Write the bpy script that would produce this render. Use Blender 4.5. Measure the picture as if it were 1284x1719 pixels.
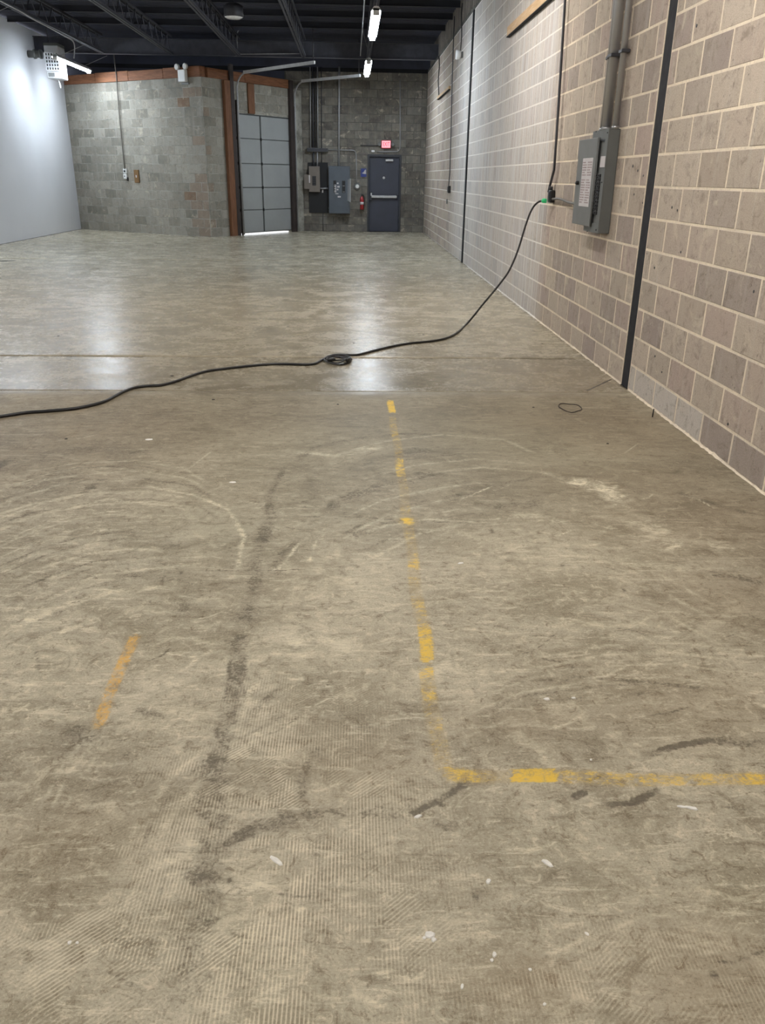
import bpy, math, random
import numpy as np
from mathutils import Vector, Matrix

random.seed(7)
rng = np.random.RandomState(11)
for o in list(bpy.data.objects):
    bpy.data.objects.remove(o)
scn = bpy.context.scene
COL = scn.collection

# ------------------------------------------------------------------ camera
FPX, PITCH, YAW, ROLL, CAMH = 1360.58, 0.391416, 0.040983, 0.013877, 1.4447
CXP, CYP = 642.0, 859.5
XW = 2.0692                       # room face of the right block wall
YF = 24.60                        # room face of the far block wall
XL = -7.55                        # room face of the white wall
F = Vector((math.sin(YAW) * math.cos(PITCH), math.cos(YAW) * math.cos(PITCH), -math.sin(PITCH)))
R0 = Vector((math.cos(YAW), -math.sin(YAW), 0))
U0 = R0.cross(F)
RV = R0 * math.cos(ROLL) + U0 * math.sin(ROLL)
UV = U0 * math.cos(ROLL) - R0 * math.sin(ROLL)
CAM = Vector((0, 0, CAMH))
cd = bpy.data.cameras.new('camera')
cam = bpy.data.objects.new('camera', cd)
COL.objects.link(cam)
cam.matrix_world = Matrix(((RV.x, UV.x, -F.x, 0), (RV.y, UV.y, -F.y, 0), (RV.z, UV.z, -F.z, CAMH), (0, 0, 0, 1)))
cd.sensor_fit = 'HORIZONTAL'
cd.sensor_width = 36.0
cd.lens = FPX * 36.0 / 1284.0
cd.clip_start = 0.05
scn.camera = cam

# ------------------------------------------------------------------ world, exposure
w = bpy.data.worlds.new('world')
scn.world = w
w.use_nodes = True
w.node_tree.nodes['Background'].inputs[0].default_value = (0.93, 0.96, 1.0, 1)
w.node_tree.nodes['Background'].inputs[1].default_value = 2.4
scn.view_settings.view_transform = 'Standard'
scn.view_settings.look = 'None'
scn.view_settings.gamma = 1.0
scn.view_settings.use_curve_mapping = False
scn.view_settings.exposure = 0.0
TUBE = 105.0                       # radiance of the LED tubes
TUBE_COL = (0.80, 0.90, 1.0)      # cool tubes at the far end
TUBE_WARM = (1.0, 0.955, 0.905)     # neutral-warm tubes over the camera end


# ------------------------------------------------------------------ pixel helpers (directions only; depth from planes)
def ray(u, v):
    return RV * ((u - CXP) / FPX) + UV * ((CYP - v) / FPX) + F


def hit(u, v, p0, n):
    d = ray(u, v)
    return CAM + d * ((Vector(p0) - CAM).dot(n) / d.dot(n))


def gz(u, v, z=0.0): return hit(u, v, (0, 0, z), Vector((0, 0, 1)))
def gy(u, v, y): return hit(u, v, (0, y, 0), Vector((0, 1, 0)))
def gx(u, v, x): return hit(u, v, (x, 0, 0), Vector((1, 0, 0)))


class Frame:
    """a wall plane: u runs to the viewer's right, d out of the wall, z up"""
    def __init__(s, o, rz):
        s.o = Vector((o[0], o[1], 0)); s.rz = rz
        s.e = Vector((math.cos(rz), math.sin(rz), 0)); s.n = Vector((math.sin(rz), -math.cos(rz), 0))

    def at(s, px, py, d=0.0):
        p = hit(px, py, s.o + s.n * d, s.n)
        return (p - s.o).dot(s.e), p.z

    def w(s, u, d, z): return s.o + s.e * u + s.n * d + Vector((0, 0, z))


RW = Frame((XW, 0), -math.pi / 2)
FW = Frame((0, YF), 0.0)
LW = Frame((XL, 0), math.pi / 2)
JC = Vector((-3.523, 21.632))     # corner of the angled dock room
JA = Vector((XL, 24.27))
JB = Vector((-1.60, 24.22))
JF = Frame(JC, math.atan2(JC.y - JA.y, JC.x - JA.x))     # face towards the camera, u <= 0
JD = Frame(JC, math.atan2(JB.y - JC.y, JB.x - JC.x))     # face with the overhead door, u >= 0


# ------------------------------------------------------------------ materials
def _new(name):
    m = bpy.data.materials.new(name); m.use_nodes = True
    nt = m.node_tree
    return m, nt, nt.nodes['Principled BSDF']


class G:
    """tiny node-graph helper"""
    def __init__(s, nt): s.nt = nt

    def n(s, t, **k):
        x = s.nt.nodes.new(t)
        for a, b in k.items(): setattr(x, a, b)
        return x

    def put(s, sock, v):
        if isinstance(v, bpy.types.NodeSocket): s.nt.links.new(v, sock)
        elif v is not None: sock.default_value = v

    def m(s, op, a, b=None, c=None, clamp=False):
        x = s.n('ShaderNodeMath', operation=op, use_clamp=clamp)
        s.put(x.inputs[0], a); s.put(x.inputs[1], b); s.put(x.inputs[2], c)
        return x.outputs[0]

    def ss(s, v, lo, hi, a=0.0, b=1.0):
        x = s.n('ShaderNodeMapRange', interpolation_type='SMOOTHSTEP')
        s.put(x.inputs[0], v)
        for i, q in zip((1, 2, 3, 4), (lo, hi, a, b)): s.put(x.inputs[i], q)
        return x.outputs[0]

    def mix(s, f, a, b, mode='MIX'):
        x = s.n('ShaderNodeMix', data_type='RGBA', blend_type=mode)
        s.put(x.inputs[0], f)
        for i, q in ((6, a), (7, b)):
            if isinstance(q, tuple) and len(q) == 3: q = q + (1,)
            s.put(x.inputs[i], q)
        return x.outputs[2]

    def noise(s, vec, scale, detail=4, rough=0.55, dist=0.0):
        x = s.n('ShaderNodeTexNoise')
        s.put(x.inputs['Vector'], vec)
        x.inputs['Scale'].default_value = scale; x.inputs['Detail'].default_value = detail
        x.inputs['Roughness'].default_value = rough; x.inputs['Distortion'].default_value = dist
        return x.outputs['Fac']

    def mapv(s, vec, scale=(1, 1, 1), rot=(0, 0, 0), loc=(0, 0, 0)):
        x = s.n('ShaderNodeMapping')
        s.put(x.inputs[0], vec)
        x.inputs[1].default_value = loc; x.inputs[2].default_value = rot; x.inputs[3].default_value = scale
        return x.outputs[0]

    def pos(s): return s.n('ShaderNodeNewGeometry').outputs['Position']

    def bump(s, h, strength, dist=0.01):
        x = s.n('ShaderNodeBump')
        x.inputs['Strength'].default_value = strength; x.inputs['Distance'].default_value = dist
        s.put(x.inputs['Height'], h)
        return x.outputs[0]


def simple(name, col, rough=0.5, metal=0.0, var=0.12, scale=9.0, bump=0.0):
    m, nt, b = _new(name); g = G(nt)
    tc = g.n('ShaderNodeTexCoord').outputs['Object']
    f = g.noise(tc, scale, 5, 0.6)
    dark = tuple(c * (1 - var) for c in col); lite = tuple(min(1, c * (1 + var)) for c in col)
    g.put(b.inputs['Base Color'], g.mix(g.ss(f, 0.3, 0.7), dark, lite))
    g.put(b.inputs['Roughness'], g.ss(f, 0.25, 0.75, max(0.05, rough - 0.08), min(1, rough + 0.08)))
    b.inputs['Metallic'].default_value = metal
    if bump: g.put(b.inputs['Normal'], g.bump(g.noise(tc, scale * 6, 3), bump, 0.003))
    return m


def emis(name, col, s):
    m, nt, b = _new(name)
    b.inputs['Base Color'].default_value = col + (1,)
    b.inputs['Emission Color'].default_value = col + (1,)
    b.inputs['Emission Strength'].default_value = s
    return m


def block_mat(name, cols, pore=0.5, streak=0.25, lamp_wash=False):
    m, nt, b = _new(name); g = G(nt)
    rnd = g.m('FRACT', g.m('ADD', g.n('ShaderNodeObjectInfo').outputs['Random'],
                           g.n('ShaderNodeNewGeometry').outputs['Random Per Island']))
    p = g.pos()
    r = g.n('ShaderNodeValToRGB')
    r.color_ramp.interpolation = 'LINEAR'
    el = r.color_ramp.elements
    el[0].color = cols[0] + (1,); el[1].color = cols[-1] + (1,)
    for i, c in enumerate(cols[1:-1]):
        e = el.new((i + 1) / (len(cols) - 1)); e.color = c + (1,)
    g.put(r.inputs[0], rnd)
    off = g.n('ShaderNodeVectorMath', operation='ADD')
    g.put(off.inputs[0], p)
    sc = g.n('ShaderNodeVectorMath', operation='SCALE'); sc.inputs[0].default_value = (7, 13, 5); g.put(sc.inputs[3], rnd)
    g.put(off.inputs[1], sc.outputs[0])
    q = off.outputs[0]
    c = g.mix(g.ss(g.noise(q, 5, 5, 0.65), 0.3, 0.75, 0, 0.30), r.outputs[0], (0.50, 0.435, 0.345))
    grain = g.noise(q, 170, 5, 0.82)
    c = g.mix(g.ss(g.noise(q, 11, 6, 0.75, 0.6), 0.50, 0.68, 0, 0.55), c, (0.20, 0.165, 0.13))
    c = g.mix(g.ss(g.noise(q, 3.3, 6, 0.7, 1.2), 0.56, 0.70, 0, 0.60), c, (0.66, 0.575, 0.45))
    c = g.mix(g.ss(grain, 0.35, 0.7, 0.0, 0.46), c, (0.11, 0.09, 0.07))
    st = g.noise(g.mapv(p, (14, 14, 0.9)), 1.0, 4, 0.6)
    c = g.mix(g.ss(st, 0.52, 0.75, 0, streak), c, (0.52, 0.495, 0.45))
    if lamp_wash:
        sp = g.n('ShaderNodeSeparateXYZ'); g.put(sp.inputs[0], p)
        zone = g.m('MULTIPLY', g.ss(sp.outputs[1], 8.9, 9.4), g.ss(sp.outputs[1], 19.0, 16.0))  # streaky whitening of the lamp-lit stretch, painted into the block colour
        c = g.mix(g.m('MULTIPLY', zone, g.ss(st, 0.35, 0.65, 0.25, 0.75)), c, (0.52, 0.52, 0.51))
    pit = g.ss(g.noise(q, 30, 4, 0.6), 0.655, 0.70, 0, pore)
    c = g.mix(pit, c, (0.07, 0.06, 0.055))
    g.put(b.inputs['Base Color'], c)
    b.inputs['Roughness'].default_value = 0.92
    b.inputs['Specular IOR Level'].default_value = 0.2
    g.put(b.inputs['Normal'], g.bump(g.m('SUBTRACT', grain, pit), 0.35, 0.004))
    return m


def mortar_mat(name, col, dark, lamp_wash=False):
    m, nt, b = _new(name); g = G(nt); p = g.pos()
    f = g.noise(p, 3.0, 5, 0.65)
    c = g.mix(g.ss(f, 0.35, 0.7), col, dark)
    if lamp_wash:
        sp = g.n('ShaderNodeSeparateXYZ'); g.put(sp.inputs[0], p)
        c = g.mix(g.m('MULTIPLY', g.ss(sp.outputs[1], 8.9, 9.4), 0.85), c, (0.66, 0.645, 0.61))  # mortar whitened too, carrying the lamp light in its colour
    c = g.mix(g.ss(g.noise(p, 60, 3), 0.45, 0.8, 0, 0.5), c, tuple(x * 0.55 for x in col))
    g.put(b.inputs['Base Color'], c)
    b.inputs['Roughness'].default_value = 0.95
    b.inputs['Specular IOR Level'].default_value = 0.15
    g.put(b.inputs['Normal'], g.bump(g.noise(p, 90, 3), 0.3, 0.004))
    return m


def wood_mat(name, a, b_, axis=(1, 1, 1)):
    m, nt, b = _new(name); g = G(nt)
    tc = g.n('ShaderNodeTexCoord').outputs['Object']
    f = g.noise(g.mapv(tc, axis), 6, 6, 0.7, 0.6)
    c = g.mix(g.ss(f, 0.3, 0.7), a, b_)
    g.put(b.inputs['Base Color'], c)
    b.inputs['Roughness'].default_value = 0.75
    g.put(b.inputs['Normal'], g.bump(f, 0.3, 0.004))
    return m


M = {}
M['block'] = block_mat('concrete_block_tan', [(0.425, 0.35, 0.285), (0.51, 0.43, 0.35), (0.46, 0.365, 0.315), (0.335, 0.28, 0.25), (0.56, 0.475, 0.385), (0.43, 0.365, 0.30)], lamp_wash=True)
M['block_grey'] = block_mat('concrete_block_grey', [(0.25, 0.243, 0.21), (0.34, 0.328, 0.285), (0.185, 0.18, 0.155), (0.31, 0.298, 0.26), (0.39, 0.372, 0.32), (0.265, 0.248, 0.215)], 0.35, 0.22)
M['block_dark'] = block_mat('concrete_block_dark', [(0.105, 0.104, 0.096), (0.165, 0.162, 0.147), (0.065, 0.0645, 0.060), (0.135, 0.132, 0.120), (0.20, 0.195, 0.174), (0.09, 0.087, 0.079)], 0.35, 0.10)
M['block_pink'] = block_mat('concrete_block_pink', [(0.27, 0.215, 0.17), (0.30, 0.235, 0.185), (0.25, 0.195, 0.155)], 0.3, 0.1)
M['block_red'] = block_mat('concrete_block_rust', [(0.22, 0.135, 0.085), (0.20, 0.125, 0.085)], 0.3, 0.0)
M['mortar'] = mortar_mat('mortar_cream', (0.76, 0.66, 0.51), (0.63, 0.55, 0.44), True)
M['block_pale'] = block_mat('concrete_block_limed', [(0.56, 0.51, 0.45), (0.60, 0.555, 0.50)], 0.5, 0.8)
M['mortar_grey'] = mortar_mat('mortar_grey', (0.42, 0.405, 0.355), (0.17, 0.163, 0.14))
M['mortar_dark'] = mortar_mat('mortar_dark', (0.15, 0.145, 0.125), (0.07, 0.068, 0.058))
M['white_wall'] = simple('white_painted_board', (0.66, 0.67, 0.70), 0.6, 0, 0.02, 1.2)
M['deck'] = simple('dark_painted_deck', (0.040, 0.043, 0.064), 0.7, 0.0, 0.2, 3)
M['joist'] = simple('dark_joist_paint', (0.060, 0.062, 0.078), 0.6, 0.0, 0.2, 6)
M['girder'] = simple('lamp_lit_girder_paint', (0.085, 0.088, 0.105), 0.55, 0.0, 0.2, 6)  # lighter copy for the bottom flange, lamp light put into its colour
M['siding'] = simple('weathered_metal_siding', (0.20, 0.175, 0.15), 0.7, 0.0, 0.25, 4)
M['black_steel'] = simple('black_painted_steel', (0.0065, 0.0065, 0.009), 0.85, 0.0, 0.2, 12)
M['conduit'] = simple('galvanised_conduit', (0.36, 0.36, 0.37), 0.42, 0.35, 0.15, 14)
M['dark_conduit'] = simple('dark_conduit', (0.05, 0.05, 0.058), 0.5, 0.2, 0.2, 14)
M['emt'] = simple('shiny_conduit', (0.45, 0.45, 0.46), 0.36, 0.8, 0.03, 4)
M['purlin'] = simple('purlin_paint', (0.020, 0.022, 0.032), 0.7, 0, 0.2, 5)
M['panel'] = simple('grey_panel_enamel', (0.115, 0.12, 0.113), 0.5, 0.0, 0.07, 6)
M['panel_lite'] = simple('light_grey_panel_enamel', (0.155, 0.158, 0.152), 0.5, 0.0, 0.06, 6)
M['panel_blue'] = simple('blue_grey_panel_enamel', (0.085, 0.10, 0.118), 0.5, 0, 0.08, 5)
M['panel_tan'] = simple('taupe_panel_enamel', (0.17, 0.145, 0.122), 0.5, 0, 0.08, 6)
M['black_board'] = simple('black_plywood', (0.012, 0.012, 0.013), 0.7, 0, 0.25, 6)
M['plastic_black'] = simple('black_plastic', (0.012, 0.012, 0.013), 0.4, 0, 0.1, 20)
M['breaker'] = simple('breaker_black', (0.02, 0.02, 0.022), 0.45, 0, 0.2, 25)
M['paper'] = simple('white_paper', (0.55, 0.52, 0.52), 0.7, 0, 0.04, 8)
M['print'] = simple('faded_print', (0.33, 0.27, 0.27), 0.8, 0, 0.35, 60)
M['white_plastic'] = simple('white_plastic', (0.78, 0.78, 0.76), 0.4, 0, 0.04, 8)
M['white_enamel'] = simple('white_enamel', (0.60, 0.61, 0.62), 0.4, 0, 0.05, 5)
M['lens'] = simple('lamp_lens', (0.8, 0.8, 0.8), 0.15, 0, 0.1, 30)
M['door_paint'] = simple('slate_blue_door_paint', (0.046, 0.050, 0.070), 0.55, 0, 0.1, 3)
M['frame_paint'] = simple('dark_frame_paint', (0.035, 0.037, 0.045), 0.5, 0, 0.1, 4)
M['steel'] = simple('brushed_steel', (0.55, 0.55, 0.55), 0.4, 0.3, 0.1, 20)
M['sect_panel'] = simple('grey_door_panel', (0.30, 0.31, 0.305), 0.6, 0, 0.05, 2)
M['sect_gap'] = simple('dark_door_stile', (0.075, 0.08, 0.08), 0.5, 0.2, 0.15, 6)
M['wood'] = wood_mat('red_brown_timber', (0.14, 0.052, 0.020), (0.25, 0.10, 0.042), (0.6, 3, 6))
M['wood_v'] = wood_mat('red_brown_timber_post', (0.11, 0.046, 0.020), (0.22, 0.095, 0.042), (6, 6, 0.5))
M['wood_lite'] = wood_mat('pale_timber', (0.45, 0.28, 0.13), (0.56, 0.40, 0.24), (0.5, 6, 6))
M['brown_board'] = wood_mat('brown_board', (0.17, 0.09, 0.03), (0.22, 0.125, 0.05), (4, 4, 1))
M['rust_steel'] = simple('rusty_dark_steel', (0.035, 0.025, 0.022), 0.7, 0.0, 0.3, 8)
M['red'] = simple('extinguisher_red', (0.33, 0.02, 0.025), 0.35, 0, 0.1, 8)
M['blue'] = simple('sign_blue', (0.03, 0.05, 0.22), 0.5, 0, 0.1, 8)
M['green'] = emis('green_plug_glow', (0.03, 0.42, 0.15), 0.30)
M['cord'] = simple('black_rubber_cord', (0.013, 0.012, 0.013), 0.42, 0, 0.2, 30)
M['cord_grey'] = simple('grey_flex_conduit', (0.13, 0.115, 0.10), 0.5, 0.2, 0.2, 30)
M['exit_face'] = emis('exit_sign_face', (0.95, 0.42, 0.47), 0.75)
M['exit_red'] = emis('exit_sign_letter', (0.85, 0.02, 0.06), 0.7)
M['exit_case'] = simple('exit_sign_case', (0.5, 0.03, 0.05), 0.5, 0, 0.1, 8)
M['tube'] = emis('led_tube_glow', TUBE_COL, TUBE)
M['tube_warm'] = emis('led_tube_glow_warm', TUBE_WARM, TUBE)
M['chip'] = simple('white_chip', (0.80, 0.78, 0.72), 0.7, 0, 0.1, 40)
M['dark_chip'] = simple('dark_crumb', (0.04, 0.035, 0.03), 0.8, 0, 0.2, 40)
M['ground'] = simple('outdoor_concrete', (0.55, 0.54, 0.51), 0.9, 0, 0.1, 2)
M['joint'] = simple('dirty_joint_filler', (0.028, 0.024, 0.02), 0.9, 0, 0.3, 12)


# ------------------------------------------------------------------ geometry helpers
class MB:
    def __init__(s): s.v = []; s.f = []; s.sm = []

    def add(s, vs, fs, smooth=False):
        k = len(s.v); s.v += [tuple(x) for x in vs]
        s.f += [tuple(i + k for i in f) for f in fs]; s.sm += [smooth] * len(fs)
        return s

    def box(s, x0, x1, y0, y1, z0, z1, c=0.0):
        x0, x1 = sorted((x0, x1)); y0, y1 = sorted((y0, y1)); z0, z1 = sorted((z0, z1))
        if c <= 0:
            v = [(x, y, z) for z in (z0, z1) for y in (y0, y1) for x in (x0, x1)]
            return s.add(v, [(0, 2, 3, 1), (4, 5, 7, 6), (0, 1, 5, 4), (2, 6, 7, 3), (0, 4, 6, 2), (1, 3, 7, 5)])
        c = min(c, (x1 - x0) * .45, (y1 - y0) * .45, (z1 - z0) * .45)
        v = []; idx = {}
        for i, (x, sx) in enumerate(((x0, 1), (x1, -1))):
            for j, (y, sy) in enumerate(((y0, 1), (y1, -1))):
                for k, (z, sz) in enumerate(((z0, 1), (z1, -1))):
                    for a in range(3):
                        idx[i, j, k, a] = len(v)
                        v.append((x + (0 if a == 0 else sx * c), y + (0 if a == 1 else sy * c), z + (0 if a == 2 else sz * c)))
        fs = []
        for i in (0, 1):
            q = [idx[i, j, k, 0] for j, k in ((0, 0), (1, 0), (1, 1), (0, 1))]; fs.append(q if i else q[::-1])
            q = [idx[j, i, k, 1] for j, k in ((0, 0), (0, 1), (1, 1), (1, 0))]; fs.append(q if i else q[::-1])
            q = [idx[j, k, i, 2] for j, k in ((0, 0), (1, 0), (1, 1), (0, 1))]; fs.append(q if i else q[::-1])
        for i in (0, 1):
            for j in (0, 1):
                fs.append([idx[i, j, 0, 0], idx[i, j, 1, 0], idx[i, j, 1, 1], idx[i, j, 0, 1]])
                fs.append([idx[i, 0, j, 0], idx[i, 1, j, 0], idx[i, 1, j, 2], idx[i, 0, j, 2]])
                fs.append([idx[0, i, j, 1], idx[1, i, j, 1], idx[1, i, j, 2], idx[0, i, j, 2]])
                for k in (0, 1): fs.append([idx[i, j, k, 0], idx[i, j, k, 1], idx[i, j, k, 2]])
        return s.add(v, fs)

    def tube(s, pts, r, n=8, closed=False, cap=True):
        pts = [Vector(p) for p in pts]; m = len(pts)
        rs = r if isinstance(r, (list, tuple)) else [r] * m
        vs = []; up = None
        for i, p in enumerate(pts):
            if closed: t = pts[(i + 1) % m] - pts[i - 1]
            else: t = pts[min(i + 1, m - 1)] - pts[max(i - 1, 0)]
            t = t.normalized() if t.length > 1e-9 else Vector((0, 0, 1))
            if up is None: up = Vector((0, 0, 1)) if abs(t.z) < 0.9 else Vector((1, 0, 0))
            a = t.cross(up); a = a.normalized() if a.length > 1e-6 else t.orthogonal().normalized()
            b = a.cross(t).normalized(); up = b
            for k in range(n):
                an = 2 * math.pi * k / n
                vs.append(p + (a * math.cos(an) + b * math.sin(an)) * rs[i])
        fs = []
        for i in range(m if closed else m - 1):
            j = (i + 1) % m
            for k in range(n):
                fs.append((i * n + k, i * n + (k + 1) % n, j * n + (k + 1) % n, j * n + k))
        s.add(vs, fs, True)
        if cap and not closed:
            k0 = len(s.v) - m * n
            s.f.append(tuple(k0 + i for i in range(n))[::-1]); s.sm.append(False)
            s.f.append(tuple(k0 + (m - 1) * n + i for i in range(n))); s.sm.append(False)
        return s

    def lathe(s, prof, c=(0, 0, 0), n=20, axis='z'):
        """prof: list of (radius, height)"""
        vs = []
        for r, h in prof:
            for k in range(n):
                an = 2 * math.pi * k / n; a, b = r * math.cos(an), r * math.sin(an)
                vs.append((c[0] + a, c[1] + b, c[2] + h) if axis == 'z' else (c[0] + a, c[1] - h, c[2] + b))
        fs = [(i * n + k, i * n + (k + 1) % n, (i + 1) * n + (k + 1) % n, (i + 1) * n + k) for i in range(len(prof) - 1) for k in range(n)]
        s.add(vs, fs, True)
        k0 = len(s.v) - len(vs)
        s.f.append(tuple(k0 + i for i in range(n))[::-1]); s.sm.append(False)
        s.f.append(tuple(k0 + (len(prof) - 1) * n + i for i in range(n))); s.sm.append(False)
        return s

    def prism(s, poly, y0, y1):
        """poly in (x, z), extruded along y"""
        n = len(poly)
        vs = [(x, y0, z) for x, z in poly] + [(x, y1, z) for x, z in poly]
        fs = [tuple(range(n)), tuple(range(2 * n - 1, n - 1, -1))] + [(i, i + n, (i + 1) % n + n, (i + 1) % n) for i in range(n)]
        return s.add(vs, fs)

    def mesh(s, name):
        me = bpy.data.meshes.new(name); me.from_pydata(s.v, [], s.f); me.update()
        me.polygons.foreach_set('use_smooth', s.sm)
        import bmesh
        bm = bmesh.new(); bm.from_mesh(me); bmesh.ops.recalc_face_normals(bm, faces=bm.faces); bm.to_mesh(me); bm.free()
        return me

    def build(s, name, mat, parent=None, loc=None):
        me = s.mesh(name); me.materials.append(mat if not isinstance(mat, str) else M[mat])
        return link(name, me, parent, loc)


def link(name, me, parent=None, loc=None):
    o = bpy.data.objects.new(name, me); COL.objects.link(o)
    if parent: o.parent = parent
    if loc is not None: o.location = loc
    return o


def tag(o, label, cat, group=None):
    o['label'] = label; o['category'] = cat
    if group: o['group'] = group
    return o


def struct(o): o['kind'] = 'structure'; return o


def thing(name, label, cat, loc=(0, 0, 0), rz=0.0, group=None):
    o = bpy.data.objects.new(name, None); COL.objects.link(o)
    o.location = loc; o.rotation_euler = (0, 0, rz); o.empty_display_size = 0.1
    return tag(o, label, cat, group)


def on_wall(fr, name, label, cat, u, z, d=0.0, group=None):
    return thing(name, label, cat, fr.w(u, d, z), fr.rz, group)


def smooth_path(pts, k=8):
    pts = [Vector(p) for p in pts]; out = []
    for i in range(len(pts) - 1):
        p0 = pts[max(i - 1, 0)]; p1 = pts[i]; p2 = pts[i + 1]; p3 = pts[min(i + 2, len(pts) - 1)]
        for j in range(k):
            t = j / k
            out.append(0.5 * ((2 * p1) + (p2 - p0) * t + (2 * p0 - 5 * p1 + 4 * p2 - p3) * t * t + (3 * p1 - p0 - 3 * p2 + p3) * t ** 3))
    out.append(pts[-1]); return out


def text_part(txt, size, depth, mat, parent, loc, rot=(math.pi / 2, 0, 0), name='lettering', sx=1.0):
    cu = bpy.data.curves.new('t', 'FONT'); cu.body = txt; cu.size = size; cu.extrude = depth
    cu.align_x = 'CENTER'; cu.align_y = 'CENTER'
    t = bpy.data.objects.new('t', cu); COL.objects.link(t)
    bpy.context.view_layer.update()
    me = bpy.data.meshes.new_from_object(t.evaluated_get(bpy.context.evaluated_depsgraph_get()))
    bpy.data.objects.remove(t); bpy.data.curves.remove(cu)
    me.materials.clear(); me.materials.append(M[mat])
    o = link(name, me, parent, loc); o.rotation_euler = rot; o.scale = (sx, 1, 1)
    return o


# ------------------------------------------------------------------ FLOOR
def floor_material():
    m, nt, b = _new('worn_concrete_floor'); g = G(nt); p = g.pos()
    A = g.n('ShaderNodeAttribute', attribute_name='wear_a'); B = g.n('ShaderNodeAttribute', attribute_name='wear_tone_b')
    sa = g.n('ShaderNodeSeparateColor'); g.put(sa.inputs[0], A.outputs['Color'])
    sb = g.n('ShaderNodeSeparateColor'); g.put(sb.inputs[0], B.outputs['Color'])
    yel, org, dark, light = sa.outputs[0], sa.outputs[1], sa.outputs[2], A.outputs['Alpha']
    brown, green, ridge, darken = sb.outputs[0], sb.outputs[1], sb.outputs[2], B.outputs['Alpha']
    big = g.noise(p, 0.55, 5, 0.6, 0.4)
    mid = g.noise(g.mapv(p, (1.0, 1.35, 1)), 2.1, 8, 0.72, 0.9)
    mot = g.noise(p, 7.5, 8, 0.74, 1.1)
    fine = g.noise(p, 26, 8, 0.78, 0.8)
    grit = g.noise(p, 150, 5, 0.8)
    swirl = g.noise(g.mapv(p, (1.1, 5.0, 1), (0, 0, 0.30)), 4.6, 9, 0.80, 0.5)
    swir2 = g.noise(g.mapv(p, (1.0, 9.0, 1), (0, 0, -0.5)), 5.0, 9, 0.80, 0.4)
    c = g.mix(g.ss(mid, 0.32, 0.68), (0.265, 0.23, 0.163), (0.485, 0.44, 0.335))
    c = g.mix(g.ss(big, 0.35, 0.7, 0, 0.40), c, (0.45, 0.40, 0.29))
    c = g.mix(g.ss(mot, 0.52, 0.66, 0, 0.48), c, (0.68, 0.61, 0.45))
    c = g.mix(g.ss(mot, 0.47, 0.33, 0, 0.60), c, (0.175, 0.143, 0.095))
    c = g.mix(g.ss(swirl, 0.54, 0.63, 0, 0.62), c, (0.72, 0.655, 0.495))
    c = g.mix(g.ss(swirl, 0.46, 0.36, 0, 0.60), c, (0.165, 0.135, 0.092))
    c = g.mix(g.ss(swir2, 0.57, 0.65, 0, 0.50), c, (0.69, 0.61, 0.455))
    c = g.mix(g.ss(fine, 0.53, 0.66, 0, 0.62), c, (0.70, 0.615, 0.46))
    c = g.mix(g.ss(fine, 0.47, 0.34, 0, 0.75), c, (0.16, 0.122, 0.078))
    c = g.mix(g.ss(grit, 0.53, 0.66, 0, 0.62), c, (0.14, 0.108, 0.07))
    c = g.mix(g.ss(grit, 0.46, 0.34, 0, 0.45), c, (0.74, 0.655, 0.495))
    c = g.mix(g.m('MULTIPLY', brown, g.ss(mid, 0.2, 0.8, 0.35, 1.0)), c, (0.25, 0.165, 0.085))
    c = g.mix(g.m('MULTIPLY', green, 0.5), c, (0.27, 0.265, 0.195))
    c = g.mix(g.m('MULTIPLY', darken, g.ss(mid, 0.25, 0.75, 1.0, 0.65)), c, (0.50, 0.47, 0.45), 'MULTIPLY')  # broad soft darkening multiplied over the floor colour
    # fine raked ridges left by the old adhesive
    wv = g.n('ShaderNodeTexWave', wave_type='BANDS', bands_direction='X', wave_profile='SIN')
    g.put(wv.inputs['Vector'], g.mapv(p, (1, 0.10, 1), (0, 0, 0.05)))
    wv.inputs['Scale'].default_value = 38; wv.inputs['Distortion'].default_value = 2.2
    wv.inputs['Detail'].default_value = 2; wv.inputs['Detail Scale'].default_value = 1.2
    wv2 = g.n('ShaderNodeTexWave', wave_type='BANDS', bands_direction='X', wave_profile='SIN')
    g.put(wv2.inputs['Vector'], g.mapv(p, (1, 1, 1), (0, 0, 0.85)))
    wv2.inputs['Scale'].default_value = 36; wv2.inputs['Distortion'].default_value = 1.6
    wv2.inputs['Detail'].default_value = 2; wv2.inputs['Detail Scale'].default_value = 1.0
    pick = g.ss(g.noise(p, 2.3, 3, 0.5), 0.52, 0.58)
    mw = g.n('ShaderNodeMix'); g.put(mw.inputs[0], pick); g.put(mw.inputs[2], wv.outputs['Fac']); g.put(mw.inputs[3], wv2.outputs['Fac'])
    rm = g.m('MULTIPLY', ridge, g.ss(g.noise(p, 5.1, 6, 0.7, 0.8), 0.42, 0.60))
    rl = g.m('MULTIPLY', g.ss(mw.outputs[0], 0.5, 0.95), rm)
    rd = g.m('MULTIPLY', g.ss(mw.outputs[0], 0.45, 0.05), rm)
    c = g.mix(g.m('MULTIPLY', rl, 0.68), c, (0.82, 0.73, 0.54))
    c = g.mix(g.m('MULTIPLY', rd, 0.40), c, (0.19, 0.145, 0.09))
    # ground-in pale scuffs and dark rubber
    brk = g.m('ADD', g.m('MULTIPLY', g.noise(p, 75, 6, 0.8, 0.6), 0.55), g.m('MULTIPLY', g.noise(p, 13, 6, 0.75, 0.8), 0.45))
    brk2 = g.m('ADD', g.m('MULTIPLY', g.noise(g.mapv(p, (1, 3, 1)), 40, 6, 0.78, 1.0), 0.5), g.m('MULTIPLY', g.noise(p, 9, 6, 0.75, 0.8), 0.5))
    lm = g.m('MULTIPLY', light, g.ss(brk2, 0.42, 0.60, 0.0, 1.0))
    c = g.mix(g.m('MULTIPLY', lm, 1.22, clamp=True), c, (0.84, 0.765, 0.57))
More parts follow.
